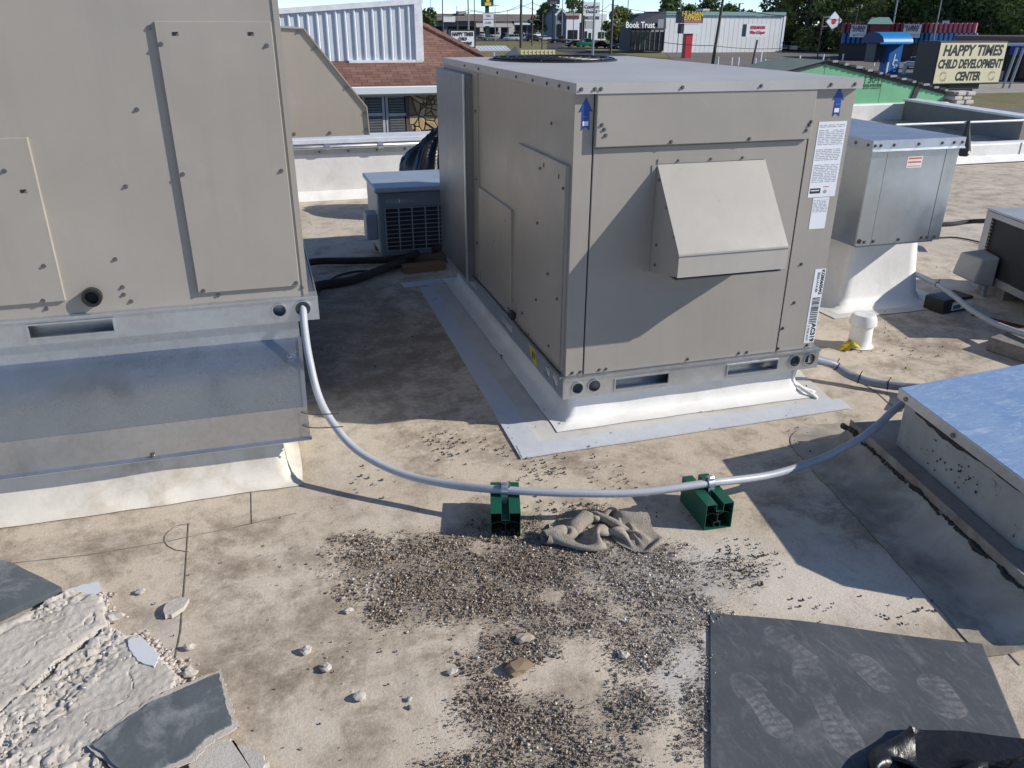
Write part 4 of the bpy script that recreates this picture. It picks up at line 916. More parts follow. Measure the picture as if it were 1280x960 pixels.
# broken roof boards at the lower left
def board_mat():
    m, t, b, new, lnk = nodes('gypsum_core')
    tc = new('ShaderNodeTexCoord').outputs['Object']
    n = tex(new, lnk, tc, 9, 8, .7, .5); f = tex(new, lnk, tc, 70, 8, .75, .3); v = tex(new, lnk, tc, 11, kind='ShaderNodeTexVoronoi'); v.feature = 'DISTANCE_TO_EDGE'
    c = mixc(new, lnk, ramp_out(new, lnk, n.outputs[0], .3, .7), (.60, .56, .505), (.48, .435, .38))
    c = mixc(new, lnk, math_(new, lnk, 'MULTIPLY', ramp_out(new, lnk, f.outputs[0], .56, .7), .4), c, (.36, .31, .27))
    lnk(c, b.inputs['Base Color']); b.inputs['Roughness'].default_value = .95; b.inputs['Specular IOR Level'].default_value = .1
    bp = new('ShaderNodeBump'); bp.inputs['Strength'].default_value = .7; bp.inputs['Distance'].default_value = .006; lnk(f.outputs[0], bp.inputs['Height']); lnk(bp.outputs[0], b.inputs['Normal'])
    return m
GYP = board_mat()
FACER = mat('dark_facer', (.11, .125, .135), .4, var=.2, scale=5, dirt=(.45, .45, .45), dirt_amt=.8, dscale=7, bump=.2, bscale=40)
WFACER = mat('white_facer', (.62, .64, .68), .5, var=.05)
def gpoly(P): return [tuple(G(a, b).xy) for a, b in P]
def rough_poly(P, n=7, j=.012, seed=1):
    r = random.Random(seed); out = []
    for a, b in zip(P, P[1:]+P[:1]):
        for k in range(n): out.append((a[0]+(b[0]-a[0])*k/n+r.uniform(-j, j), a[1]+(b[1]-a[1])*k/n+r.uniform(-j, j)))
    return out
def crumble(seed, t, band=None, amp=1.):
    s_ = Vector((seed, 0, 0))
    def h(x, y, d):
        p = Vector((x, y, 0)); w_ = nvec(p*8+s_)*.04; c_ = 0.
        k = band(x, y) if band else 0.
        v1, pt = noise.voronoi((p+w_)*44+s_, distance_metric='DISTANCE'); ed = v1[1]-v1[0]
        lay = noise.cell(pt[0]*3.1)*.007
        z = t+.004*noise.noise(p*9+s_)+.0022*noise.noise(p*60+s_)+.0008*noise.noise(p*110+s_)-.004*max(0, noise.noise(p*24+s_)-.35)
        # hairline cracks
        cr = abs(noise.noise(p*5.5+w_*20+s_)); z -= .006*max(0, 1-cr/.012)
        # crumbled zones
        z += k*(lay-.006-.007*max(0, 1-ed/.22)+.010*noise.noise(Vector((p.x*22+p.y*14, p.y*48-p.x*30, seed)))+.004*noise.noise(p*95+s_))
        z -= max(0, .02-d)*.35*(.5+noise.noise(p*30+s_))
        return .003*noise.noise(p*50+s_), .003*noise.noise(p*50+s_+Vector((4, 0, 0))), max(.005, z)
    return h
def bandf(A, B, wd):
    A, B = G(*A).xy, G(*B).xy
    def f(x, y):
        p = Vector((x, y)); ab = B-A; s_ = max(0, min(1, (p-A).dot(ab)/ab.length_squared)); d = (p-(A+ab*s_)).length+.03*noise.noise(Vector((x*9, y*9, 0)))
        return .65*max(0, min(1, 1.6*(1-d/wd)))
    return f
b1 = bandf((150, 800), (20, 930), .085); b2 = bandf((0, 800), (110, 745), .03); b3 = bandf((-60, 960), (140, 965), .07)
bo = thing('broken_board', 'crumbling white gypsum roof board broken in slabs at lower left corner', 'broken board', tuple(G(90, 880)))
P1 = rough_poly(gpoly([(-120, 838), (40, 770), (88, 742), (128, 752), (137, 788), (96, 815), (60, 850), (-20, 920), (-140, 960)]), 6, .006, 3)
P2 = rough_poly(gpoly([(-140, 965), (-20, 920), (70, 845), (135, 792), (178, 800), (225, 856), (218, 872), (120, 945), (150, 985), (60, 1040), (-200, 1040)]), 6, .006, 5)
height_patch(P1, .0042, crumble(2.2, .026, lambda x, y: max(b1(x, y), b2(x, y)))).build('slab', GYP, bo, smooth=.7)
height_patch(P2, .0042, crumble(6.1, .030, lambda x, y: max(b1(x, y), b3(x, y)))).build('slab', GYP, bo, smooth=.7)
def flat_piece(name, poly, z, th, m, parent=None, seed=2, j=.003, n=6):
    P = rough_poly(gpoly(poly), n, j, seed); return MB().prism([(x, y, z) for x, y in P], (0, 0, th)).build(name, m, parent)
flat_piece('white_facer', [(82, 742), (100, 736), (124, 731), (133, 752), (138, 786), (128, 784), (112, 760), (92, 752)], .004, .008, WFACER, bo, 4)
flat_piece('white_facer', [(163, 812), (180, 808), (202, 832), (196, 846), (176, 838), (166, 826)], .030, .004, WFACER, bo, 5, .002)
f1 = flat_piece('faced_board', [(-60, 702), (12, 709), (80, 743), (30, 765), (-90, 822)], .004, .022, FACER, None, 6, .002); tag(f1, 'dark faced board scrap under the edge of the broken white slabs', 'board scrap')
te = flat_piece('torn_edge', [(112, 946), (188, 886), (278, 849), (290, 885), (300, 921), (266, 941), (244, 964), (170, 992)], .030, .003, GYP, bo, 17, .004, 12)
f2 = flat_piece('faced_board', [(120, 945), (190, 893), (276, 855), (283, 885), (293, 918), (262, 935), (240, 958), (170, 990)], .034, .005, FACER, None, 7, .0022, 12); tag(f2, 'dark grey faced board scrap lying on the white slabs, bottom left', 'board scrap')
f3 = flat_piece('board_scrap', [(240, 958), (262, 938), (288, 932), (300, 941), (322, 943), (336, 960), (320, 985), (240, 985)], .004, .018, GYP, None, 8, .006, 8); tag(f3, 'small white board scrap at the bottom edge beside dark facer', 'board scrap')
f4 = flat_piece('board_scrap', [(206, 766), (212, 758), (228, 752), (237, 754), (232, 764), (216, 774), (207, 775)], .004, .014, GYP, None, 9, .002, 3); tag(f4, 'long white board chip lying across the roof seam', 'board scrap')
# chips one can count
_ico = bmesh.new(); bmesh.ops.create_icosphere(_ico, subdivisions=1, radius=1); ICO_V = np.array([v.co[:] for v in _ico.verts]); ICO_F = [tuple(v.index for v in f.verts) for f in _ico.faces]; _ico.free()
_ico = bmesh.new(); bmesh.ops.create_icosphere(_ico, subdivisions=2, radius=1); ICO2_V = np.array([v.co[:] for v in _ico.verts]); ICO2_F = [tuple(v.index for v in f.verts) for f in _ico.faces]; _ico.free()
def chip(px, py, rpx, label, m=GYP, flat=.55, cat='chip'):
    p = G(px, py); d = (p-Vector((0, 0, EYE))).length; r = rpx*d/FPX; r_ = np.random.default_rng(int(px*7+py))
    v = ICO2_V*(1+.28*r_.standard_normal((len(ICO2_V), 1))*.6)*np.array([r*r_.uniform(.8, 1.3), r*r_.uniform(.6, 1), r*flat])
    v[:, 2] -= v[:, 2].min()*.8; v += np.array([p.x, p.y, .003])
    return tag(MB().add(v.tolist(), ICO2_F).build('chip' if m is GYP else 'stone', m), label, cat, 'white board chips on the roof' if m is GYP else None)
CH = [(144, 775, 8, 'white chip beside the top corner of the broken board'), (383, 816, 7, 'white chip left of the gravel patch'), (408, 838, 7, 'white chip below and right of another chip left of gravel'),
      (450, 874, 7, 'white chip alone on tan roof left of the lower gravel'), (237, 812, 7, 'white chip at the right end of the crumb pile'), (238, 846, 8, 'white chip at the lower end of the crumb pile'),
      (436, 766, 5, 'small white chip at the left edge of gravel'), (565, 842, 5, 'small white chip above the lower gravel patch'), (780, 822, 6, 'white chip in gravel near the rubber sheet'), (512, 876, 4, 'tiny white chip beside the lower gravel patch'),
      (176, 742, 5, 'tiny pale chip on the dark faced board')]
for a in CH: chip(*a)
STONE = mat('brown_stone', (.22, .16, .10), .9, var=.2)
chip(646, 839, 17, 'flat brown stone at the edge of the lower gravel patch', STONE, .35, 'stone')
chip(655, 801, 13, 'pale flat flake among the gravel above the brown stone', mat('pale_flake', (.42, .36, .29), .9), .25, 'stone')
# gravel and crumbs: too many to count
def pieces(name, label, cat, pos, rad, cols, seed, flat=(.5, .9), base=ICO_V, faces=ICO_F):
    r_ = np.random.default_rng(seed); N = len(pos); nv = len(base)
    V_ = base[None]*(1+.30*r_.standard_normal((N, nv, 1))*.8); V_ = V_*np.stack([rad*r_.uniform(.8, 1.3, N), rad*r_.uniform(.6, 1.1, N), rad*r_.uniform(*flat, N)], -1)[:, None]
    a = r_.uniform(0, 2*PI, N); tl = r_.normal(0, .35, N)
    ca, sa, ct, st_ = np.cos(a), np.sin(a), np.cos(tl), np.sin(tl)
    x, y, z = V_[..., 0], V_[..., 1], V_[..., 2]; y2 = y*ct[:, None]-z*st_[:, None]; z2 = y*st_[:, None]+z*ct[:, None]
    X_ = x*ca[:, None]-y2*sa[:, None]; Y_ = x*sa[:, None]+y2*ca[:, None]
    z2 = z2-z2.min(1, keepdims=True)
    V_ = np.stack([X_+pos[:, 0:1], Y_+pos[:, 1:2], z2+pos[:, 2:3]], -1).reshape(-1, 3)
    F_ = (np.array(faces)[None]+(np.arange(N)*nv)[:, None, None]).reshape(-1, 3)
    me = bpy.data.meshes.new(name); me.vertices.add(len(V_)); me.vertices.foreach_set('co', V_.ravel())
    me.loops.add(F_.size); me.loops.foreach_set('vertex_index', F_.ravel().astype(np.int32)); me.polygons.add(len(F_)); me.polygons.foreach_set('loop_start', np.arange(0, F_.size, 3, dtype=np.int32)); me.update(calc_edges=True); me.validate()
    at_ = me.color_attributes.new('tone', 'FLOAT_COLOR', 'POINT'); c = np.ones((N, nv, 4), np.float32); c[..., :3] = cols[:, None]; at_.data.foreach_set('color', c.ravel())
    m, t, b, new, lnk = nodes(name+'_stone'); a_ = new('ShaderNodeAttribute'); a_.attribute_name = 'tone'
    tc = new('ShaderNodeTexCoord').outputs['Object']; n = tex(new, lnk, tc, 160, 4); lnk(mixc(new, lnk, .5, a_.outputs['Color'], mixc(new, lnk, n.outputs[0], (.1, .1, .1), (.9, .9, .9)), 'OVERLAY'), b.inputs['Base Color']); b.inputs['Roughness'].default_value = .85
    return tag(link(name, me, m), label, cat, kind='stuff')
pos = []; rad = []; cols = []
r_ = np.random.default_rng(11)
PAL = np.array([(.075, .066, .058), (.13, .115, .10), (.20, .175, .15), (.30, .275, .25), (.15, .115, .09), (.45, .43, .40), (.36, .32, .28), (.62, .6, .57)])
cand = 120000
cx = r_.uniform(-.2, 1.5, cand); cy = r_.uniform(.9, 2.5, cand)
for x, y in zip(cx, cy):
    px, py = PX(x, y)
    if not (300 < px < 960 and 630 < py < 1010): continue
    d = dens(px, py)
    cl = noise.noise(Vector((x*9, y*9, 0)))+.6*noise.noise(Vector((x*24, y*24, 3)))
    p = max(0, d*1.05+.85*cl*(d > .03)-.12) + .006
    if r_.random() < p*.8:
        pos.append((x, y, .0015)); rr = .0013+.0028*r_.random()**2.6+(.003 if r_.random() < .02 else 0); rad.append(rr)
        k = r_.choice(8, p=[.16, .21, .21, .16, .13, .045, .07, .015]); gray = 1+.3*blob(px, py, 830, 770, 130, 110)
        cols.append(np.clip(PAL[k]*gray*r_.uniform(.85, 1.3)*(np.array((1.14, 1.0, .86)) if px < 690+60*r_.standard_normal() else 1.08), 0, .7))
# fine grit between the stones
OCT_V = np.array([(1, 0, 0), (-1, 0, 0), (0, 1, 0), (0, -1, 0), (0, 0, 1), (0, 0, -1)], float); OCT_F = [(0, 2, 4), (2, 1, 4), (1, 3, 4), (3, 0, 4), (2, 0, 5), (1, 2, 5), (3, 1, 5), (0, 3, 5)]
p2 = []; r2_ = []; c2_ = []
for x, y in zip(r_.uniform(-.2, 1.5, 150000), r_.uniform(.9, 2.5, 150000)):
    px, py = PX(x, y)
    if not (300 < px < 960 and 630 < py < 1010): continue
    d = dens(px, py)
    if d < .02: continue
    if r_.random() < max(0, d*.7+.6*noise.noise(Vector((x*9, y*9, 0)))+.12)*.9:
        p2.append((x, y, .001)); r2_.append(.0009+.0012*r_.random()); g_ = blob(px, py, 830, 770, 150, 120); c2_.append(np.clip(PAL[r_.choice(8, p=[.1, .16, .2, .2, .14, .08, .09, .03])]*(1+.6*g_)*r_.uniform(.8, 1.2), 0, .7))
pieces('fine_grit', 'fine grey grit filling the gaps between the gravel', 'grit', np.array(p2), np.array(r2_), np.array(c2_), 15, (.6, 1.), OCT_V, OCT_F)
# scattered grit over the roof
for _ in range(2600):
    x, y = r_.uniform(-1.2, 4.6), r_.uniform(1.0, 7.5); px, py = PX(x, y)
    if not (0 < px < 1280) or noise.noise(Vector((x*2.2, y*2.2, 8))) < .02+.1*r_.random(): continue
    pos.append((x, y, .0015 if not (.84 < x < 2.45 and 2.6 < y < 5.1) else .0095)); rad.append(.002+.004*r_.random()**2); cols.append(PAL[r_.choice(8, p=[.4, .25, .1, .05, .12, .03, .03, .02])]*.8)
for cx_, cy_, n in ((680, 590, 60), (560, 555, 60), (770, 600, 30), (1035, 790, 9), (1010, 755, 12), (1130, 770, 14), (700, 640, 40), (1000, 545, 12), (930, 700, 60), (640, 560, 30), (940, 720, 40), (1140, 440, 20), (1150, 180+60, 12), (460, 600, 20)):
    for _ in range(n):
        p = G(cx_+r_.normal(0, 22), cy_+r_.normal(0, 9)); pos.append((p.x, p.y, .0095 if 1.0 < p.x < 2.4 and 2.63 < p.y < 2.9 else .0015)); rad.append(.0022+.0035*r_.random()); cols.append(PAL[r_.choice(5)]*.6)
pieces('gravel', 'loose dark and pale gravel spilled over the roof around the rag', 'gravel', np.array(pos), np.array(rad), np.array(cols), 5)
pos = []; rad = []; cols = []
for _ in range(420):
    t_ = r_.random(); px = 172+t_*60+r_.normal(0, 7); py = 800+t_*45+r_.normal(0, 7); p = G(px, py); pos.append((p.x, p.y, .002)); rad.append(.0025+.008*r_.random()**3); cols.append(np.array((.56, .50, .45))*r_.uniform(.7, 1.15))
for _ in range(60):
    px = r_.uniform(120, 145); py = r_.uniform(745, 772); p = G(px, py); pos.append((p.x, p.y, .01)); rad.append(.002+.006*r_.random()**2); cols.append(np.array((.55, .48, .42))*r_.uniform(.7, 1.15))
for _ in range(130):
    px = r_.normal(60, 60); py = 930-px*.85+r_.normal(0, 30)
    if py < 740 or px > 170: continue
    p = G(px, py, .03); pos.append((p.x, p.y, .027)); rad.append(.0018+.0055*r_.random()**3); cols.append(np.array((.56, .51, .46))*r_.uniform(.75, 1.15))
for _ in range(40):
    p = G(r_.normal(470, 20), r_.normal(735, 12)); pos.append((p.x, p.y, .003)); rad.append(.002+.004*r_.random()); cols.append(np.array((.5, .49, .47)))
pieces('board_crumbs', 'white crumbs broken off the gypsum board at lower left', 'crumbs', np.array(pos), np.array(rad), np.array(cols), 8, (.18, .5))
# ================================================================== STREET LEVEL
def gnd_mat(name, a, b, c=None, s=.15, s2=2.):
    m, t, bb, new, lnk = nodes(name); tc = new('ShaderNodeTexCoord').outputs['Object']
    n = tex(new, lnk, tc, s, 5, .65, .4); f = tex(new, lnk, tc, s2, 5, .7)
    col = mixc(new, lnk, ramp_out(new, lnk, n.outputs[0], .35, .65), a, b)
    col = mixc(new, lnk, math_(new, lnk, 'MULTIPLY', ramp_out(new, lnk, f.outputs[0], .45, .7), .5), col, c or tuple(x*.6 for x in a))
    lnk(col, bb.inputs['Base Color']); bb.inputs['Roughness'].default_value = .95; bb.inputs['Specular IOR Level'].default_value = .1; return m
GRASS = gnd_mat('dry_grass', (.16, .16, .07), (.24, .205, .12), (.10, .115, .045))
ASPH = gnd_mat('asphalt', (.17, .155, .14), (.21, .195, .18), (.13, .12, .11), .08, 1.5)
ASPHD = gnd_mat('dark_asphalt', (.075, .073, .07), (.10, .098, .095), None, .08, 1.5)
PAVE = gnd_mat('pale_paving', (.34, .31, .27), (.40, .37, .33), None, .2, 2)
tag(MB().add([(-900, -300, GZ), (1500, -300, GZ), (1500, 1500, GZ), (-900, 1500, GZ)], [(0, 1, 2, 3)]).build('ground', GRASS), kind='structure')
def slab_g(name, px, m, k, out=None):
    P = [G(a, b, GZ) for a, b in px]
    return tag(MB().prism([(p.x, p.y, GZ-.2) for p in P], (0, 0, .2+.012*k)).build(name, m), kind='structure')
slab_g('car_park', [(520, 52.5), (745, 51), (762, 42), (700, 39), (520, 40)], ASPHD, 1)
slab_g('driveway', [(684, 62), (740, 72), (860, 85), (870, 79), (770, 67), (700, 58), (745, 56), (840, 63), (845, 58), (740, 51), (684, 53)], ASPHD, 2)
slab_g('forecourt', [(832, 66), (1010, 63), (1080, 71), (1300, 74), (1420, 104), (1195, 104), (1100, 118), (900, 88), (838, 74)], ASPH, 3)
slab_g('pavement', [(1180, 118), (1420, 112), (1420, 104), (1190, 106)], PAVE, 4)
slab_g('road', [(1130, 175), (1500, 160), (1500, 140), (1150, 133)], ASPH, 5)
slab_g('neighbour_yard', [(330, 200), (700, 180), (700, 95), (600, 80), (330, 85)], PAVE, 1)
# ---- generic far building helpers
def fbox(parent, name, m, px0, px1, py0, py1, y, dep, bev=0):
    a = FY(px0, py0, y); b = FY(px1, py1, y); x1 = FY(px1, (py0+py1)/2, y).x; x0 = FY(px0, (py0+py1)/2, y).x
    return MB().box(x0, x1, y, y+dep, min(a.z, b.z), max(a.z, b.z)).build(name, m, parent, bevel=bev)
DGLASS = mat('dark_glass', (.02, .024, .03), .12, .0, .3, 1)
OFFW = mat('off_white_wall', (.60, .60, .57), .8, var=.05); LGREY = mat('light_grey_wall', (.36, .36, .36), .8); BROOF = mat('grey_brown_roof', (.16, .13, .115), .9, var=.2, scale=.5)
WPAINT = mat('white_paint', (.72, .74, .75), .6, var=.04, scale=.3); TEAL = mat('teal_trim', (.22, .36, .35), .6); NAVY = mat('navy_awning', (.02, .026, .045), .7)
DKW = mat('dark_brown_wall', (.06, .045, .04), .85); BLUEP = mat('bright_blue', (.01, .13, .42), .45); REDP = mat('red_paint', (.45, .025, .03), .5); YEL = mat('yellow_print', (.75, .55, .08), .5); REDT = mat('red_letter', (.5, .03, .03), .5)
def bthing(name, label, cat, px, py, y=None):
    p = G(px, py, GZ); return thing(name, label, cat, (p.x, y or p.y, GZ)), (y or p.y)
class Face:                                # a facade turned square to the line of sight
    def __init__(s, px, py):
        s.o = G(px, py, GZ); d = Vector((s.o.x, s.o.y, 0)).normalized(); s.v = d; s.u = Vector((d.y, -d.x, 0))
    def pt(s, px, py, off=0.):
        r = ray(px, py); k = (s.o+s.v*off).dot(s.v)/r.dot(s.v); return Vector((r.x*k, r.y*k, EYE+r.z*k))
    def box(s, parent, name, m, px0, px1, py0, py1, off, dep, bev=0):
        a = s.pt(px0, (py0+py1)/2, off); b = s.pt(px1, (py0+py1)/2, off); z0, z1 = s.pt((px0+px1)/2, py1, off).z, s.pt((px0+px1)/2, py0, off).z
        a.z = b.z = z0; return MB().prism([a, b, b+s.v*dep, a+s.v*dep], (0, 0, z1-z0)).build(name, m, parent, bevel=bev)
    def frame(s, px, py, off=0.): return frame(s.pt(px, py, off), s.u, (0, 0, 1))
# strip mall
t, y = bthing('shopping_strip', 'long low shopping strip with grey-brown roof behind the parked cars', 'building', 615, 46)
fbox(t, 'wall', mat('grey_wall_far', (.20, .19, .19), .9), 535, 697, 26, 46, y+1, 22)
a, b = FY(533, 26, y), FY(699, 26, y); c = FY(540, 17, y+9)
MB().prism([(a.x, y-1, a.z), (a.x, y+9, c.z), (a.x, y+30, c.z), (a.x, y+30, a.z)], (b.x-a.x, 0, 0)).build('roof', BROOF, t)
fbox(t, 'fascia', mat('cream_fascia', (.52, .48, .42), .8), 595, 640, 26, 34, y-.5, 1); fbox(t, 'fascia', WPAINT, 643, 676, 27, 31, y-.6, 1)
for p0, p1 in ((600, 604), (623, 626), (636, 643)): fbox(t, 'pillar', mat('cream_fascia', (.5, .46, .4)), p0, p1, 29, 46, y-.4, 1.2)
for p0, p1 in ((545, 555), (560, 571), (574, 584), (586, 592), (605, 622), (627, 635), (645, 658), (661, 672), (675, 688)): fbox(t, 'shop_window', DGLASS, p0, p1, 33, 45, y+.8, .3)
fbox(t, 'wall_sign', WPAINT, 553, 569, 20, 27.5, y-1.4, .3); fbox(t, 'roof_unit', LGREY, 573, 583, 14, 18, y+6, 4)
# arch fronted shop and cream storefront
t, y = bthing('arched_shop', 'grey shop front with pointed gable beside the dental building', 'building', 700, 50)
a, b = FY(694, 50, y), FY(709, 50, y); zt = FY(700, 19, y).z; za = FY(701, 11, y).z
MB().prism([(a.x, y, GZ), (b.x, y, GZ), (b.x, y, zt), ((a.x+b.x)/2, y, za), (a.x, y, zt)], (0, 14, 0)).build('wall', mat('slate_wall', (.22, .24, .28), .8), t)
fbox(t, 'entrance', DGLASS, 697, 702, 30, 49, y-.2, .3); fbox(t, 'emblem', PRINT, 698, 703, 17, 25, y-.15, .2)
for s_, (p0, p1) in enumerate((((694, 19), (701.5, 11)), ((701.5, 11), (709, 19)))):
    MB().bar(FY(*p0, y-.2), FY(*p1, y-.2), .5, .5).build('gable_trim', WPAINT, t)
t, y = bthing('dental_office', 'white dental office with red stripe and glazed front', 'building', 730, 50)
fbox(t, 'wall', WPAINT, 708, 758, 17, 50, y, 16); fbox(t, 'stripe', mat('maroon', (.14, .04, .04)), 708, 724, 20, 23.5, y-.15, .2); fbox(t, 'roof_cap', mat('tan_cap', (.4, .36, .33)), 707, 725, 16.5, 19.5, y-.3, .5)
for p0, p1, q0, q1 in ((710, 722, 37.5, 49), (725, 728, 28, 49), (731, 734, 39, 49), (736, 739, 41, 49), (748, 755, 40, 48)): fbox(t, 'shop_window', DGLASS, p0, p1, q0, q1, y-.1, .2)
# dark glazed shop
yw = G(835, 66, GZ).y
t = thing('dark_shop', 'dark glass fronted shop with navy mansard awning beside the white building', 'building', tuple(G(810, 66, GZ))); y = yw-.6
fbox(t, 'wall', mat('charcoal', (.03, .03, .035), .6), 788, 830.5, 34, 63.5, y, 5)
P = [FY(777, 36, y-2.2), FY(832.5, 36, y-2.2), FY(833, 13, y-.2), FY(802, 16.5, y-.2)]
MB().prism([tuple(p) for p in P], (0, .3, 0)).build('mansard_awning', NAVY, t)
MB().prism([(P[3].x, y, P[0].z), (P[2].x, y, P[0].z), (P[2].x, y, P[2].z-.2), (P[3].x, y, P[3].z-.2)], (0, 5, 0)).build('roof', NAVY, t)
for k in range(7): fbox(t, 'window_pane', DGLASS, 789+k*6.0, 793.9+k*6.0, 37.5, 62, y-.2, .1); fbox(t, 'mullion', mat('mullion', (.18, .19, .2), .5), 794+k*6.0, 794.7+k*6.0, 37, 62.5, y-.3, .25)
for k in range(7): fbox(t, 'pale_blind', mat('pale_blind', (.34, .36, .36)), 789.5+k*6.0, 793.5+k*6.0, 37.6, 39.8, y-.26, .04)
text('shop_lettering', 'Book Trust', 1.5, frame(FY(800, 31.5, y-2.3), (1, 0, 0), (0, .35, 1)), WPAINT, t, .02, .15, .02, sx=.82)
fbox(t, 'arched_sign', mat('grey_arch', (.3, .31, .32)), 822.5, 829.5, 24, 35, y-2.1, .05)
# white metal building
t, y = bthing('white_building', 'long white metal building with teal roof trim behind the express sign', 'building', 835, 66)
fbox(t, 'wall', WPAINT, 829, 979, 19.5, 66, y, 8); fbox(t, 'roof_trim', TEAL, 830, 983, 14, 20, y-.4, 8.6)
for k in range(26):
    x0 = 831+k*5.7; fbox(t, 'siding_panel', WPAINT, x0, x0+5.3, 20.5, 65.5, y-.07, .06)
fbox(t, 'roof_box', OFFW, 879, 887, 11, 14, y+6, 3); fbox(t, 'corner_trim', mat('white_trim', (.78, .79, .8)), 977.5, 980, 20, 65, y-.15, .3)
# striped store
RW = mat('red_corrugated', (.22, .035, .05), .5); BW = mat('blue_corrugated', (.02, .12, .30), .5); RW_LIT = mat('sunlit_toned_red', (.55, .16, .2), .5); BW_LIT = mat('sunlit_toned_blue', (.13, .33, .55), .5)  # the lighter red and blue have sunlight put into the panel colour
SW = mat('dark_store_wall', (.06, .048, .048), .8)
F = Face(1085, 76); t = thing('striped_store', 'red and blue corrugated convenience store with green cupola', 'building', tuple(F.o))
F.box(t, 'wall', SW, 1049, 1222, 52, 76, .5, 14)
F.box(t, 'parapet_box', SW, 1051, 1221, 29, 52, .55, 13)
for k in range(28):
    x0 = 1051+k*6.05; lit = k >= 18; mr, mb_ = (RW, BW) if not lit else (RW_LIT, BW_LIT)  # right-hand panels take the sun-brightened colours
    for (q0, q1, mm) in ((28.6, 41, mr), (41.2, 54, mb_)):
        a_, b_ = F.pt(x0, q1), F.pt(x0+5.6, q1); zt_ = F.pt(x0+3, q0).z; c_ = (a_+b_)/2; w2 = (b_-a_)/2
        b_.z = a_.z; c_.z = a_.z; w2.z = 0
        MB().prism([c_-w2, c_-w2*.45-F.v*.35, c_+w2*.45-F.v*.35, c_+w2, c_+w2+F.v*.2, c_-w2+F.v*.2], (0, 0, zt_-a_.z)).build('corrugated_panel', mm, t)
a_, b_, c_ = F.pt(1084, 30, -1.6), F.pt(1117, 30, -1.6), F.pt(1100.5, 21.5, .2); b_.z = a_.z
MB().add([a_, b_, b_+F.v*4, a_+F.v*4, c_-F.u*1.2, c_+F.u*1.2], [(0, 1, 5, 4), (1, 2, 5), (2, 3, 4, 5), (3, 0, 4), (3, 2, 1, 0)]).build('cupola_roof', mat('green_metal_roof', (.22, .38, .30), .5), t)
F.box(t, 'cupola_base', mat('red_dark', (.16, .03, .04)), 1087, 1113, 30, 43, -1.2, 1.5)
for p0, p1, q0, q1 in ((1063, 1083, 31, 46.5), (1129, 1151, 30.5, 47)):
    s_ = F.box(t, 'wall_sign', WPAINT, p0, p1, q0, q1, -.6, .15)
    text('sign_lettering', 'HU-MAN', .62, F.frame((p0+p1)/2, q0+3, -.63), PRINT, s_, .015, 0, .01, sx=.8); text('sign_lettering', 'EXPRESS', .62, F.frame((p0+p1)/2, q0+6.8, -.63), PRINT, s_, .015, 0, .01, sx=.72)
    F.box(t, 'sign_picture', GREYP, p0+3, p0+6, q1-4, q1-1, -.65, .04); F.box(t, 'sign_picture', mat('sign_grey', (.5, .51, .53)), p0+7, p1-2, q1-5, q1-1.5, -.65, .04)
for p0, p1 in ((1090, 1098), (1100, 1108), (1140, 1150), (1156, 1170), (1176, 1190)): F.box(t, 'window_pane', DGLASS, p0, p1, 56, 74, .42, .06)
F.box(t, 'roof_unit', WPAINT, 1179, 1187, 25, 29, 4, 2)
# brown flat building far right
F = Face(1240, 100); t = thing('brown_building', 'dark brown flat roofed building with white fascia behind the childcare sign', 'building', tuple(F.o))
F.box(t, 'wall', DKW, 1199, 1420, 59, 100.5, 0, 10); F.box(t, 'roof_edge', mat('brown_fascia', (.10, .055, .05)), 1193, 1420, 46, 54, .3, 11); F.box(t, 'white_fascia', WPAINT, 1190, 1420, 54.5, 58, -1, 1.2)
F.box(t, 'blue_awning', mat('blue_awning', (.015, .04, .2)), 1262, 1290, 58, 69, -1.6, 1.4)
for p0, p1 in ((1256, 1262), (1266, 1272), (1276, 1290)): F.box(t, 'door_pane', DGLASS, p0, p1, 72, 98, -.15, .12)
F.box(t, 'lower_wall', mat('pale_lower_wall', (.4, .36, .33)), 1197, 1254, 88, 100.5, -.5, .3)
# ---- neighbour with brown shingle roof
def shingle():
    m, t, b, new, lnk = nodes('brown_shingles'); tc = new('ShaderNodeTexCoord').outputs['Object']
    br = new('ShaderNodeTexBrick'); lnk(tc, br.inputs['Vector']); br.inputs['Scale'].default_value = 1; br.inputs['Brick Width'].default_value = .32; br.inputs['Row Height'].default_value = .15; br.inputs['Mortar Size'].default_value = .008
    br.inputs['Color1'].default_value = (.16, .075, .055, 1); br.inputs['Color2'].default_value = (.23, .12, .09, 1); br.inputs['Mortar'].default_value = (.05, .03, .025, 1)
    n = tex(new, lnk, tc, 3, 6, .7); lnk(mixc(new, lnk, .6, br.outputs[0], mixc(new, lnk, n.outputs[0], (.15, .15, .15), (.85, .85, .85)), 'OVERLAY'), b.inputs['Base Color']); b.inputs['Roughness'].default_value = .95
    return m
SH = shingle()
N = thing('brown_roof_house', 'neighbouring stone house with brown shingle hip roof and white metal tower', 'house', (2, 24, GZ))
E0, T0 = Vector((6.5, 19.6, .20)), Vector((4.05, 24.25, 1.735))
MB().add([(-8, 19.6, .20), tuple(E0), tuple(T0), (-8, 24.25, 1.735), (6.5, 30.4, .2), (-8, 30.4, .2), (4.05, 25.8, 1.735), (-8, 25.8, 1.735)], [(0, 1, 2, 3), (1, 4, 6, 2), (4, 5, 7, 6), (3, 2, 6, 7), (0, 3, 7, 5)]).build('roof', SH, N)
MB().box(-8, 6.1, 20.0, 30, GZ, .16).build('wall', mat('tan_wall', (.30, .23, .15), .9), N)
MB().box(-8, 6.55, 19.5, 19.62, 0.02, .195).build('gutter', WPAINT, N, bevel=.02); MB().box(-8, 6.4, 19.62, 20, -.02, .02).build('soffit', mat('shade_soffit', (.5, .5, .5)), N)
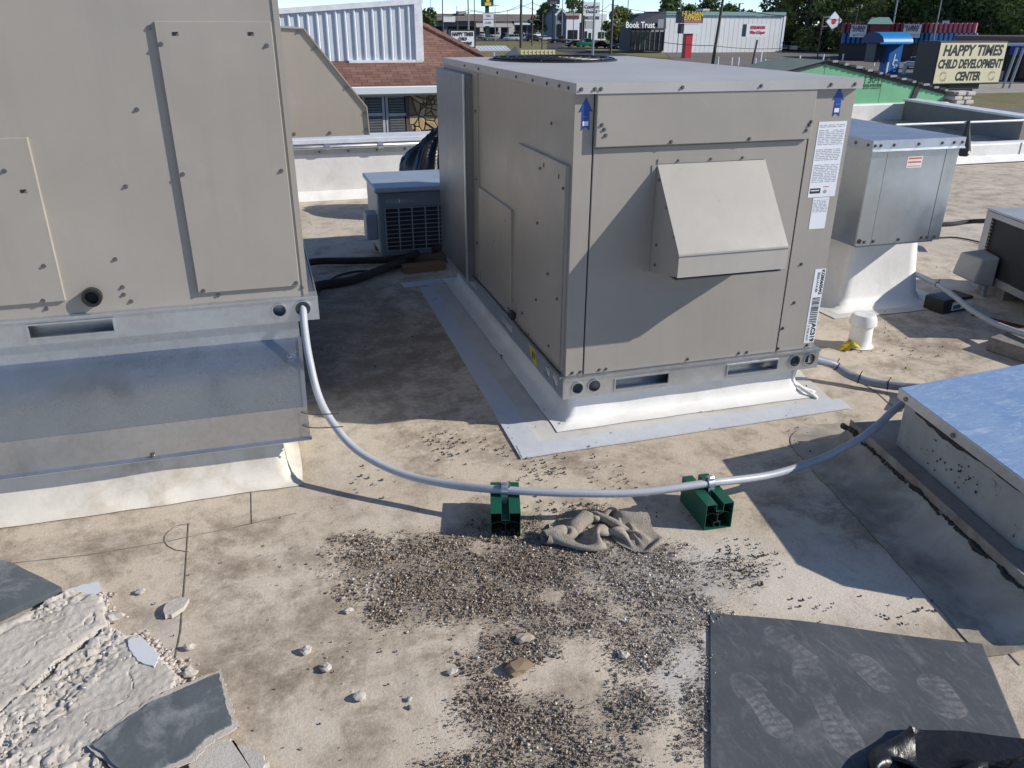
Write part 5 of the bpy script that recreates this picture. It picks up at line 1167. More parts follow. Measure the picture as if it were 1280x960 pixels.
hb = MB().bar(E0+Vector((0, 0, .02)), T0+Vector((0, 0, .02)), .22, .05).build('hip_cap', SH, N)
y = 19.98
def win(px0, px1, py0, py1):
    a, b = FY(px0, py0, y), FY(px1, py1, y); zt, zb = a.z, b.z-.6
    f = MB().box(a.x-.06, b.x+.06, y-.05, y+.01, zb-.06, zt).build('window', mat('window_frame', (.5, .51, .53), .5), N)
    MB().box(a.x, b.x, y-.06, y-.051, zb, zt-.05).build('pane', mat('grey_glass', (.09, .10, .11), .15), f)
    mb = MB(); k = zt-.12
    while k > zb+.05: mb.box(a.x+.03, b.x-.03, y-.066, y-.061, k-.012, k+.012); k -= .06
    mb.build('blind', mat('blind_slats', (.17, .175, .17), .7), f)
    MB().box(a.x, b.x, y-.08, y-.061, (zt+b.z)/2-.03, (zt+b.z)/2+.03).build('meeting_rail', mat('window_frame', (.5, .51, .53)), f)
win(455, 479, 119, 166); win(484, 508, 119, 166); win(400, 450, 119, 166)
MB().box(FY(510, 130, y).x-.1, FY(510, 130, y).x+.06, y-.06, y, -3.5, -.02).build('corner_board', mat('dark_post', (.12, .10, .09)), N)
# flagstones
def voronoi_cells(x0, x1, z0, z1, n, seed):
    r = random.Random(seed); pts = [(r.uniform(x0, x1), r.uniform(z0, z1)) for _ in range(n)]; cells = []
    for i, p in enumerate(pts):
        poly = [(x0, z0), (x1, z0), (x1, z1), (x0, z1)]
        for j, q in enumerate(pts):
            if i == j or not poly: continue
            mx, mz = (p[0]+q[0])/2, (p[1]+q[1])/2; nx_, nz_ = q[0]-p[0], q[1]-p[1]; L = math.hypot(nx_, nz_); nx_ /= L; nz_ /= L; out = []
            for a, b in zip(poly, poly[1:]+poly[:1]):
                da = (a[0]-mx)*nx_+(a[1]-mz)*nz_+.012; dbb = (b[0]-mx)*nx_+(b[1]-mz)*nz_+.012
                if da <= 0: out.append(a)
                if da*dbb < 0: t_ = da/(da-dbb); out.append((a[0]+(b[0]-a[0])*t_, a[1]+(b[1]-a[1])*t_))
            poly = out
        if len(poly) > 2: cells.append(poly)
    return cells
FS = [mat('flagstone_tan', (.46, .33, .18), .9, scale=3), mat('flagstone_gold', (.52, .39, .24), .9, scale=3), mat('flagstone_brown', (.26, .16, .09), .9, scale=3)]
for i, cpoly in enumerate(voronoi_cells(FY(511, 140, y).x, 4.9, -2.0, -.04, 150, 4)):
    MB().prism([(a, y, b) for a, b in cpoly], (0, -.05-.02*(i % 3), 0)).build('stone', FS[(i*7) % 5 % 3 if i % 4 else 0], N, bevel=.012)
# white metal tower
CW = mat('white_siding', (.62, .66, .70), .5, var=.04); yb = 21.0
xa, xb = -2.5, 3.99; z0 = .66
def ztop(x): return 1.79+(x-.73)*.075
tw = MB().prism([(xa, yb, z0), (xb, yb, z0), (xb, yb, ztop(xb)), (xa, yb, ztop(xa))], (0, 4, 0)).build('metal_tower', CW, N)
x = xa
while x < xb-.1:
    MB().prism([(x, yb-.012, z0+.02), (x+.13, yb-.012, z0+.02), (x+.155, yb-.05, z0+.02), (x+.18, yb-.05, z0+.02), (x+.205, yb-.012, z0+.02), (x+.205, yb-.002, z0+.02), (x, yb-.002, z0+.02)], (0, 0, ztop(x)-z0-.08)).build('siding_panel', CW, tw); x += .215
MB().prism([(xa, yb-.08, ztop(xa)-.09), (xb+.05, yb-.08, ztop(xb)-.09), (xb+.05, yb-.08, ztop(xb)+.03), (xa, yb-.08, ztop(xa)+.03)], (0, 4.2, 0)).build('tower_coping', mat('white_trim', (.7, .72, .75)), tw)
MB().box(xb-.16, xb+.03, yb-.075, yb, z0, ztop(xb)-.1).build('corner_trim', mat('white_trim', (.7, .72, .75)), tw)
MB().box(2.2, xb, yb-.07, yb, z0-.04, z0+.04).build('base_trim', mat('white_trim', (.7, .72, .75)), tw)
# ---- green gable with printed sheathing
GS = mat('green_sheathing', (.16, .42, .23), .75, var=.08, scale=1.5, dirt=(.1, .24, .14), dirt_amt=.4); yg = 12.56
GB = thing('green_gable', 'green printed sheathing gable with black taped edges beyond the roof', 'gable', (9.35, 13, .27))
ap, rt, lf = (9.35, .985), (11.98, .45), (6.72, .45)
def gprism(n, m, pts, y0, y1, par=GB): return MB().prism([(a, y0, b) for a, b in pts], (0, y1-y0, 0)).build(n, m, par)
for i, (x0, x1) in enumerate(((6.73, 8.12), (8.13, 9.34), (9.35, 10.56), (10.57, 11.97))):
    zz = lambda x: .985-abs(x-9.35)*.2034-.004
    gprism('sheathing_panel', GS, [(x0, .265), (x1, .265), (x1, zz(x1)), (x0, zz(x0))], yg, yg+.05)
gprism('rake_tape', BLKMEM, [ap, rt, (rt[0], rt[1]-.06), (ap[0], ap[1]-.06)], yg-.02, yg-.002); gprism('rake_tape', BLKMEM, [lf, ap, (ap[0], ap[1]-.06), (lf[0], lf[1]-.06)], yg-.02, yg-.002)
gprism('vertical_tape', BLKMEM, [(11.22, .27), (11.32, .27), (11.42, .565), (11.31, .59)], yg-.025, yg-.003)
MB().add([(9.35, yg-.05, .99), (12.05, yg-.05, .44), (12.05, 13.9, .44), (9.35, 13.9, .99), (6.65, yg-.05, .44), (6.65, 13.9, .44)], [(0, 1, 2, 3), (4, 0, 3, 5)]).build('gable_roof', mat('green_grey_roof', (.16, .20, .17), .9), GB)
for i in range(22):
    u = i/21; x0 = 9.35+u*2.6; MB().box(x0-.03, x0+.04+.03*(i % 3), yg-.06, yg-.03, .985-.2034*(x0-9.35)-.005, .985-.2034*(x0-9.35)+.03).build('felt_scrap', mat('grey_felt', (.3, .31, .31)) if i % 2 else BLKMEM, GB)
pf = lambda px, py: FY(px, py, yg-.002)
text('print', '30', .16, frame(pf(1090, 100), (1, 0, 0), (0, 0, 1)), mat('dark_green_print', (.03, .08, .04)), GB, .004)
text('print', 'YEAR SYSTEM', .07, frame(pf(1089, 107), (1, 0, 0), (0, 0, 1)), mat('dark_green_print', (.03, .08, .04)), GB, .002)
text('print', 'LIMITED WARRANTY', .04, frame(pf(1089, 110.5), (1, 0, 0), (0, 0, 1)), mat('dark_green_print', (.03, .08, .04)), GB, .0)
text('print', 'ZIP System', .055, frame(pf(1122, 101), (1, 0, 0), (0, 0, 1)), mat('mid_green_print', (.06, .17, .09)), GB, .001)
text('print', 'Sheathing', .07, frame(pf(1128, 105), (1, 0, 0), (0, 0, 1)), mat('mid_green_print', (.06, .17, .09)), GB, .001)
a = pf(1090, 100)
for s_ in (-1, 1): MB().box(a.x+s_*.14-.006, a.x+s_*.14+.006, yg-.003, yg-.0005, a.z-.10, a.z+.10).build('print_frame', mat('dark_green_print', (.03, .08, .04)), GB)
for s_ in (-1, 1): MB().box(a.x-.13, a.x+.13, yg-.003, yg-.0005, a.z+s_*.095-.006, a.z+s_*.095+.006).build('print_frame', mat('dark_green_print', (.03, .08, .04)), GB)
pr = thing('stone_pier', 'short whitewashed stone pier at the right end of green gable', 'pier', (12.3, 12.5, 0)); rp = random.Random(2)
for i in range(6):
    for j in range(2):
        x0 = 12.08+j*.2+(.06 if i % 2 else 0); MB().box(x0, x0+.185, 12.4+rp.uniform(-.02, .02), 12.7, i*.075, i*.075+.066).build('stone', mat('pale_stone', (.55, .52, .46), .9, bump=.4, bscale=30), pr, bevel=.012)
MB().box(12.09, 12.46, 12.45, 12.68, 0, .44).build('core', mat('mortar', (.25, .22, .2)), pr)
# ---- childcare sign
def sunburst(parent, c, r, m):
    for k in range(14):
        a = 2*PI*k/14; d = Vector((math.cos(a), 0, math.sin(a))); MB().bar(c+d*r*.62, c+d*r, r*.10, .004).build('sun_ray', m, parent)
CREAM = mat('cream_sign_face', (.72, .66, .45), .5, var=.03)
ys = 24.0; A_, B_ = FY(1168, 104, ys), FY(1255, 101, ys); zt, zb = FY(1210, 53.5, ys).z, FY(1210, 103.5, ys).z
HS = thing('childcare_sign', 'cream HAPPY TIMES CHILD DEVELOPMENT CENTER sign on dark post', 'sign', ((A_.x+B_.x)/2, ys+.4, GZ))
x0, x1 = FY(1171, 80, ys).x, FY(1253, 80, ys).x; W_ = x1-x0; cx_ = (x0+x1)/2
MB().box(x0-.05, x1+.05, ys, ys+1.0, zb-.05, zt+.05).build('sign_box', mat('dark_sign_box', (.03, .028, .03), .5), HS, bevel=.02); sf = MB().box(x0, x1, ys-.01, ys-.001, zb, zt).build('sign_face', CREAM, HS)
H_ = zt-zb
for s_, fz, sz in (('HAPPY TIMES', .80, .36), ('CHILD DEVELOPMENT', .47, .30), ('CENTER', .16, .30)):
    text('lettering', s_, H_*sz, frame((cx_, ys-.012, zb+H_*fz), (1, 0, 0), (0, 0, 1)), PRINT, sf, .017, .13, .002, sx={'HAPPY TIMES': .92, 'CHILD DEVELOPMENT': .70, 'CENTER': .75}[s_])
for s_ in (-1, 1): sunburst(sf, Vector((cx_+s_*W_*.37, ys-.014, zb+H_*.17)), H_*.13, mat('orange_rays', (.45, .25, .1)))
MB().box(cx_-.15, cx_+.55, ys+.2, ys+.7, GZ, zb-.05).build('post', mat('slate_post', (.04, .055, .075), .5), HS); MB().box(cx_-.6, cx_+.7, ys+.1, ys+.9, zb-.22, zb-.05).build('post_head', mat('dark_sign_box', (.03, .028, .03)), HS)
# its twin beyond the brown roof
ys = FY(578, 62, 62).y; x0, x1 = FY(564, 47, ys).x, FY(592.5, 47, ys).x; zt, zb = FY(578, 39, ys).z, FY(578, 58.5, ys).z; cx_ = (x0+x1)/2; H_ = zt-zb
HS2 = thing('childcare_sign', 'white HAPPY TIMES sign partly hidden behind the brown shingle roof', 'sign', (cx_, ys+.3, GZ))
MB().box(x0-.08, x1+.12, ys, ys+.5, zb-.08, zt+.08).build('sign_box', mat('dark_sign_box', (.03, .028, .03)), HS2); sf = MB().box(x0, x1, ys-.02, ys-.002, zb, zt).build('sign_face', WPAINT, HS2)
for s_, fz, sz, sx in (('HAPPY TIMES', .80, .33, .78), ('CHILD', .50, .26, .8), ('DEVELOPMENT', .20, .26, .74)): text('lettering', s_, H_*sz, frame((cx_, ys-.03, zb+H_*fz), (1, 0, 0), (0, 0, 1)), PRINT, sf, .02, 0, .005, sx=sx)
for xx in (x0+.1, x1-.1): MB().box(xx-.08, xx+.08, ys+.1, ys+.3, GZ, zb).build('post', GALV_D, HS2)
# ---- poles, signs
WOOD = mat('pole_wood', (.10, .085, .075), .9); METP = mat('metal_pole', (.3, .31, .32), .5, .4)
def pole(label, px, py, h, r=.13, m=WOOD, arm=True, name='utility_pole', cat='pole', lean=0., lamp=False):
    p = G(px, py, GZ); t = thing(name, label, cat, tuple(p))
    top = p+Vector((lean, 0, h)); MB().tube([p, (p+top)/2, top], [r*1.15, r, r*.8], 10).build('shaft', m, t)
    if arm: MB().box(top.x-1.1, top.x+1.1, p.y-.08, p.y+.08, top.z-.75, top.z-.6).build('crossarm', m, t)
    if arm:
        for dx in (-.95, -.4, .4, .95): MB().cyl((top.x+dx, p.y, top.z-.6), (top.x+dx, p.y, top.z-.42), .05, n=6).build('insulator', GREYP, t)
    if lamp: MB().box(top.x-.15, top.x+.9, p.y-.15, p.y+.15, top.z-.1, top.z+.05).build('lamp_head', METP, t)
    return top
tp = [pole('thick wooden utility pole in front of the parked white cars', 651, 60, 13, .28), pole('slim dark pole right of the thick wooden utility pole', 665, 57, 14, .16),
      pole('tall dark pole with crossarm in front of the dental sign', 726.5, 56, 15, .2), pole('wooden utility pole standing before the tree and dark shop', 763, 68, 12, .2),
      pole('leaning dark utility pole in front of the white metal building', 890.5, 81, 10, .19, lean=.75), pole('thin pole rising behind the brown roof, leftmost one', 554.5, 56, 13, .14, arm=False)]
pole('pale street light pole between the shopping strip signs', 586, 54, 12, .2, METP, False, lamp=True); pole('dark slim pole behind the pale street light', 593.5, 52, 13, .13, WOOD, False)
pole('short wooden pole near the yellow play fence', 677.5, 66, 6.5, .12, WOOD, False); pole('grey metal pole in the grass before the dental office', 740.5, 72.5, 11, .17, METP, False)
pole('dark pole against the white metal building', 918, 64.5, 8.6, .22, WOOD, False, lamp=True); pole('thinner dark pole beside another against the white building', 922.5, 64.5, 7.6, .14, WOOD, False)
for i_, (px_, py_, h_, r__) in enumerate(((540, 50, 11, .1), (572, 52, 9, .09), (619, 51, 10, .1), (634, 50, 8, .08), (702, 54, 12, .12), (716, 55, 9, .09), (751, 58, 10, .1), (782, 60, 11, .1), (846, 68, 9, .08), (1062, 74, 8, .08), (1160, 84, 8, .08))):
    pole('thin far pole '+['at the left end of the strip', 'left of the childcare sign', 'just right of the green pylon', 'above the white suv', 'in front of the arched shop', 'at the red striped storefront', 'right of the dental sign', 'in front of the small tree', 'left of the express sign', 'at the left end of striped store', 'right of the ice kiosk'][i_], px_, py_, h_, r__, WOOD if i_ % 2 else METP, i_ in (2, 4, 7))
pole('pale street pole beside the blue canopy', 1108.5, 74, 9, .13, METP, False, lamp=True)
pole('pole carrying nothing beside the diamond sign', 1021.5, 73, 7, .1, WOOD, False) if False else None
def wire(label, pts, sag=1.2, r=.035):
    t = None; P = []
    for a, b in zip(pts, pts[1:]):
        for k in range(14):
            u = k/14; p = a+(b-a)*u; P.append(p-Vector((0, 0, sag*4*u*(1-u))))
    P.append(pts[-1]); tag(MB().tube(P, r, 5).build('overhead_wire', BLACKP), label, 'wire', 'overhead wires')
def fz(px, py, d): v = ray(px, py); k = d/math.hypot(v.x, v.y); return Vector((v.x*k, v.y*k, EYE+v.z*k))
wire('upper overhead wire sagging across the sky on the left', [fz(520, 9, 150), fz(586, 12, 150), fz(651, 6, 150), fz(727, 11, 150), fz(763, 5, 140), fz(890, 12, 140)], .9)
wire('lower overhead wire across the shopping strip roofline', [fz(520, 16, 150), fz(593, 13, 150), fz(665, 3, 150), fz(727, 9, 150), fz(850, 11, 140)], .8)
wire('dark wire crossing low over the white metal building', [fz(800, 48, 100), fz(892, 57, 100), fz(985, 60, 105)], .2)
wire('wire running through the trees above the diamond sign', [fz(890, 2, 100), fz(1021, 20, 100), fz(1110, 18, 100), fz(1300, 21, 100)], .5)
wire('pale wire rising above the diamond sign', [fz(960, 6, 100), fz(1040, 13, 100), fz(1110, 2, 100)], .5)
# green pylon sign with two white boards
def board_sign(name, label, px, base, parts, posts, cat='sign'):
    p = G(px, base, GZ); t = thing(name, label, cat, tuple(p)); y = p.y
    for (p0, p1, w_, m) in posts: fbox(t, 'post', m, p0, p1, w_, base, y+.1, .8)
    out = []
    for (p0, p1, q0, q1, m) in parts: out.append(fbox(t, 'board', m, p0, p1, q0, q1, y-.3, .5))
    return t, y, out
DG = mat('dark_green_sign', (.012, .06, .04), .4)
t, y, bo_ = board_sign('pylon_sign', 'dark green pylon sign with yellow logo and two white boards', 609, 47, [(601.5, 617, -6, 8, DG), (604, 617, 16, 23.6, WPAINT), (604, 617, 24.6, 32.5, WPAINT)], [(607, 611.5, -5, DG)])
fbox(t, 'yellow_logo', YEL, 606, 614, 3, 7, y-.45, .1); fbox(t, 'yellow_logo', YEL, 608, 612, -2, 2.5, y-.45, .1)
text('lettering', 'TIRE', 1.0, frame(FY(610.5, 20, y-.35), (1, 0, 0), (0, 0, 1)), GREYP, bo_[1], .02, 0, .01); text('lettering', 'LUBE', 1.0, frame(FY(610.5, 28.5, y-.35), (1, 0, 0), (0, 0, 1)), GREYP, bo_[2], .02, 0, .01)
t, y, bo_ = board_sign('dark_sign', 'dark box sign high on a dark pole above the strip', 692, 51, [(684.5, 700, -4, 5.5, NAVY)], [(691, 693, 4, NAVY)])
text('lettering', 'SALES', .8, frame(FY(692, 3.6, y-.35), (1, 0, 0), (0, 0, 1)), mat('dim_letters', (.25, .27, .3)), bo_[0], .01, 0, .01)
t, y, bo_ = board_sign('dental_sign', 'white dental sign board with lettering on two posts', 740, 54, [(729.5, 750, 2.5, 19.5, WPAINT), (730, 749, 20.3, 24.5, mat('dark_grey_board', (.07, .08, .09))), (732, 741, 26, 36, mat('grey_board', (.45, .45, .46)))], [(729.5, 730.8, 2, NAVY), (742, 743.5, 20, GREYP)])
text('lettering', 'Comfort', 1.15, frame(FY(739.6, 8.5, y-.35), (1, 0, 0), (0, 0, 1)), PRINT, bo_[0], .02, .1, .01); text('lettering', 'Dental', 1.15, frame(FY(739.6, 14.5, y-.35), (1, 0, 0), (0, 0, 1)), mat('grey_letters', (.15, .15, .16)), bo_[0], .01, 0, .01)
text('lettering', 'BOONE', .55, frame(FY(739.5, 22.4, y-.35), (1, 0, 0), (0, 0, 1)), WPAINT, bo_[1], .01, 0, .01)
# express sign on red post
p = G(866, 73, GZ); y = p.y; t = thing('express_sign', 'HU-MAN EXPRESS sign in yellow letters on a thick red post', 'sign', tuple(p))
fbox(t, 'post', REDP, 857, 865, 42, 73, y, 1.1); s1 = fbox(t, 'board', mat('purple_black', (.05, .035, .05), .5), 851, 879, 14, 29, y-.3, 1.6); s2 = fbox(t, 'board', WPAINT, 855, 875, 30, 42, y-.2, 1.2)
fbox(t, 'board_edge', mat('dark_edge', (.04, .04, .05)), 851.5, 855, 29.5, 42, y-.15, 1.2)
text('lettering', 'HU-MAN', .98, frame(FY(866, 17.5, y-.33), (1, 0, 0), (0, 0, 1)), YEL, s1, .03, 0, .01, sx=.95); text('lettering', 'EXPRESS', .9, frame(FY(866, 22.6, y-.33), (1, 0, 0), (0, 0, 1)), YEL, s1, .03, 0, .01, sx=.88)
fbox(t, 'red_band', mat('dull_red_band', (.4, .14, .14)), 855, 877, 25.4, 28.6, y-.36, .05)
# liquor sign
p = G(940, 82, GZ); y = p.y; t = thing('liquor_sign', 'white Wine & Liquor sign with red letters on a dark pole', 'sign', tuple(p)); s1 = fbox(t, 'board', WPAINT, 933, 959, 30, 46, y-.3, .9); fbox(t, 'board_side', mat('grey_side', (.14, .15, .16)), 931.6, 933, 31, 45.5, y-.2, .8)
MB().tube([p, p+Vector((.35, 0, 3.2))], .13, 8).build('post', WOOD, t)
text('lettering', 'EDELMANN', .52, frame(FY(947.5, 34.5, y-.33), (1, 0, 0), (0, 0, 1)), REDT, s1, .018, 0, .01, sx=.8); text('lettering', 'Wine & Liquor', .56, frame(FY(947, 40.5, y-.33), (1, 0, 0), (0, 0, 1)), REDT, s1, .014, .2, .01, sx=.68)
# diamond sign
p = G(1021.5, 74, GZ); y = p.y; t = thing('diamond_sign', 'white diamond shaped sign with red emblem on a rusty pole', 'sign', tuple(p)); top = FY(1029, 20, y)
MB().tube([p, top], .11, 8).build('post', mat('rusty_pole', (.16, .10, .08), .8), t)
D = [FY(1044, 14.5, y), FY(1053, 25.5, y), FY(1041.5, 38.5, y), FY(1033, 27, y)]; MB().prism(D, (0, .25, 0)).build('board', WPAINT, t)
mb = MB(); c = FY(1042.7, 26.2, y-.02); P = [c+Vector((.42*math.cos(a)*(1+.12*math.sin(5*a)), 0, .34*math.sin(a)-.1*(math.sin(a) < -.8))) for a in np.linspace(0, 2*PI, 20, False)]; mb.prism(P, (0, -.03, 0)).build('red_emblem', REDT, t)
MB().bar(FY(1027.5, 22, y+.1), FY(1037, 21, y+.1), .08, .08).build('bracket', METP, t); MB().bar(FY(1026.5, 33, y+.1), FY(1036, 32.5, y+.1), .08, .08).build('bracket', METP, t)
# ice kiosk with blue barrel canopy
p = G(1116, 93, GZ); y = p.y; t = thing('ice_kiosk', 'bright blue ICE kiosk post under a blue barrel canopy', 'kiosk', tuple(p))
po = fbox(t, 'post', BLUEP, 1111, 1126, 54, 92.5, y, 1.3)
for k, ch in enumerate('ICE'): text('lettering', ch, .95, frame(FY(1118, 72+k*7, y-.03), (1, 0, 0), (0, 0, 1)), WPAINT, po, .02, .1, .01)
a, b = FY(1094, 54, y-1), FY(1139, 54, y-1); zc = a.z; R0 = FY(1116, 40, y).z-zc
P = [(y+.6-1.9*math.cos(k*PI/12), zc+R0*math.sin(k*PI/12)) for k in range(13)]
MB().prism([(a.x+.9, u, v) for u, v in P], (b.x-a.x-.9, 0, 0)).build('barrel_canopy', mat('canopy_blue', (.008, .20, .48), .4), t, smooth=.5)
MB().prism([(a.x+.86, u, v) for u, v in P], (.03, 0, 0)).build('canopy_end', mat('canopy_dark', (.01, .02, .13), .5), t)
fbox(t, 'canopy_valance', mat('canopy_blue', (.008, .20, .48)), 1101, 1139, 53, 55, y-1.35, .1)
fbox(t, 'cabinet', mat('kiosk_cabinet', (.035, .04, .05), .4), 1094, 1104, 55, 78, y+.4, 1.6)
for p0 in (1108.5, 1129.5, 1132): fbox(t, 'white_guard', WPAINT, p0, p0+1.5, 78, 94, y-.5, .15)
# white bollards
for i, (px, py) in enumerate(((897, 81), (914, 82), (922.5, 82), (943.5, 83), (950, 82), (955.5, 84), (960, 85.5), (999, 79), (1028.5, 77), (1053, 76), (1092, 83), (1144, 80), (1150, 116))):
    p = G(px, py, GZ); h = 1.0 if px != 950 else 1.7
    bn = ['left of the leaning pole foot', 'second from the leaning pole', 'third from the leaning pole', 'just left of a taller one', 'the taller one near liquor sign', 'right of the taller one', 'last of the row near liquor sign', 'alone left of diamond sign pole', 'behind the gable peak, left one', 'behind the gable peak, right one', 'beside the ice kiosk', 'right of the ice kiosk', 'near the childcare sign'][i]
    tag(MB().lathe(tuple(p), [(.11, 0), (.11, h-.05), (.07, h), (.02, h+.02)], 10).build('bollard', WPAINT), f'white bollard post, {bn}', 'bollard', 'white bollards on the forecourt')
# round sign back and slanted posts
p = G(1186, 128, GZ) if False else G(1199, 131, GZ); t = thing('round_sign', 'grey back of a round road sign on thin post', 'sign', tuple(p)); c = FY(1204, 103, p.y)
MB().tube([p, Vector((p.x+.1, p.y, c.z))], .03, 8).build('post', METP, t); MB().tube([c+Vector((.1, .02, 0)), c+Vector((.1, .05, 0))], .34, 8).build('disc', GREYP, t)
for i, px in enumerate((1256, 1264)):
    p = G(px-3, 111, GZ); tag(MB().tube([p, p+Vector((.55, 0, 3.4))], .11, 8).build('leaning_post', METP), ['left', 'right'][i]+' one of two leaning grey posts before the brown building', 'post', 'leaning grey posts')
# ---- play yard between the roofs
p = G(620, 76, GZ); t = thing('play_shelter', 'white corrugated shelter roof in the play yard behind brown roof', 'shelter', tuple(p)); y = p.y
a, b = FY(597, 60, y), FY(639, 60, y); MB().prism([(a.x, y, FY(600, 64, y).z), (b.x, y, FY(600, 64, y).z), (b.x, y+3, FY(600, 58, y+3).z), (a.x, y+3, FY(600, 58, y+3).z)], (0, 0, .08)).build('roof', mat('pale_corrugated', (.5, .53, .55)), t)
for k in range(9): xx = a.x+(b.x-a.x)*(k+.5)/9; MB().bar((xx, y-.02, FY(600, 64, y).z+.1), (xx, y+3, FY(600, 58, y+3).z+.1), .12, .05).build('roof_rib', WPAINT, t)
for xx in (a.x+.1, (a.x+b.x)/2, b.x-.1): MB().box(xx-.06, xx+.06, y+.1, y+.25, GZ, FY(600, 64, y).z).build('post', WPAINT, t)
p = G(643, 77, GZ); t = thing('swing_frame', 'dark blue pyramid play frame behind the middle unit', 'play frame', tuple(p)); y = p.y; ap_ = FY(644, 59, y+1)
for dx, dy in ((-1.6, 0), (1.2, 0), (-1.2, 2.2), (1.6, 2.2)): MB().bar((p.x+dx, y+dy, GZ), tuple(ap_), .12, .12).build('leg', NAVY, t)
MB().add([(p.x-1.9, y, ap_.z-1.5), (p.x+1.3, y, ap_.z-1.5), (p.x+1.7, y+2.3, ap_.z-1.5), (p.x-1.3, y+2.3, ap_.z-1.5), tuple(ap_+Vector((0, 0, .1)))], [(0, 1, 4), (1, 2, 4), (2, 3, 4), (3, 0, 4), (3, 2, 1, 0)]).build('canopy', mat('slate_canopy', (.05, .065, .1), .7), t)
p = G(672, 80, GZ); t = thing('yellow_fence', 'pale yellow slatted play fence behind the middle unit', 'fence', tuple(p)); y = p.y; YW = mat('pale_yellow_wood', (.62, .56, .33), .8)
for q0 in (62.5, 66.5): fbox(t, 'rail', YW, 650, 694, q0, q0+2, y, .1)
for k in range(9): fbox(t, 'slat', YW, 651+k*5, 653+k*5, 63, 80, y-.05, .05)
# ---- cars
TYRE = mat('tyre', (.015, .015, .015), .8); RIM = mat('rim', (.4, .41, .42), .35, .7); CGL = mat('car_glass', (.012, .014, .018), .08); LAMP = mat('headlamp', (.6, .6, .6), .2); TAIL = mat('tail_lamp', (.3, .01, .01), .3)
PAINT = {k: mat('car_'+k, c, .25, .1, .03, 1) for k, c in dict(white=(.72, .72, .72), black=(.012, .012, .014), silver=(.34, .36, .38), green=(.01, .14, .09), navy=(.02, .025, .06), grey=(.12, .125, .13), red=(.3, .02, .02)).items()}
def car(kind, colr, px, py, rz, label, cat=None):
    p = G(px, py, GZ+.03); t = thing({'pickup': 'pickup_truck', 'suv': 'parked_suv', 'sedan': 'parked_car'}[kind], label, cat or ('truck' if kind == 'pickup' else 'car'), tuple(p), rz, 'vehicles parked along the street'); Mw = wmat(t); m = PAINT[colr]
    L, Hb, Hr = {'sedan': (4.7, .92, 1.45), 'suv': (4.8, 1.08, 1.78), 'pickup': (5.6, 1.10, 1.85)}[kind]; h = L/2
    def prof(pts, w0, name, mm, par, bev):
        mb = MB().prism([(x, -w0, z) for x, z in pts], (0, 2*w0, 0)); mb.v = [tuple(Mw @ Vector(q_)) for q_ in mb.v]; return mb.build(name, mm, par, bevel=bev, seg=2, smooth=.7)
    body = [(-h, .35), (-h+.1, .28), (h-.1, .28), (h, .4), (h, .68), (h-.15, Hb-.14), (h*.42, Hb), (-h*.7, Hb+.02), (-h+.05, Hb-.05), (-h, .7)]
    prof(body, .9, 'body', m, t, .08)
    cab = {'sedan': [(h*.42, Hb-.02), (h*.12, Hr-.05), (-h*.38, Hr-.06), (-h*.74, Hb-.02)], 'suv': [(h*.45, Hb-.02), (h*.2, Hr-.05), (-h*.82, Hr-.08), (-h*.95, Hb-.02)], 'pickup': [(h*.45, Hb-.02), (h*.22, Hr-.05), (-h*.18, Hr-.05), (-h*.24, Hb-.02)]}[kind]
    g = prof(cab, .78, 'window_band', CGL, t, .04)
    rf = [(a*.97+b_*0, z) for (a, z) in cab[1:3] for b_ in (0,)]
    x1_, x2_ = cab[1][0], cab[2][0]
    prof([(x1_-.02, Hr-.06), (x1_-.1, Hr), (x2_+.1, Hr-.01), (x2_, Hr-.08)], .76, 'roof_panel', m, t, .02)
    for xx in ((cab[1][0]+cab[0][0])/2, (cab[1][0]+cab[2][0])/2, cab[2][0]*.98): 
        mb = MB()
        for s_ in (-1, 1): mb.bar((xx+.02, s_*.79, Hb-.03), (xx-.06, s_*.775, Hr-.05), .07, .03)
        mb.v = [tuple(Mw @ Vector(q_)) for q_ in mb.v]; mb.build('pillar', m, t)
    for sx in (-.62, .62):
        for s_ in (-1, 1):
            c0_ = Vector((sx*h, s_*.92, .33)); mb = MB().tube([c0_-Vector((0, s_*.22, 0)), c0_], .33, 14); mb.v = [tuple(Mw @ Vector(q_)) for q_ in mb.v]; wl_ = mb.build('wheel', TYRE, t)
            mb = MB().tube([c0_, c0_+Vector((0, s_*.015, 0))], .2, 10); mb.v = [tuple(Mw @ Vector(q_)) for q_ in mb.v]; mb.build('rim', RIM, wl_)
    for s_ in (-1, 1):
        for nm, mm, xx in (('headlight', LAMP, h), ('tail_light', TAIL, -h)):
            mb = MB().box(xx-.06, xx+.02, s_*.68-.16, s_*.68+.16, .62, .76); mb.v = [tuple(Mw @ Vector(q_)) for q_ in mb.v]; mb.build(nm, mm, t)
    return t
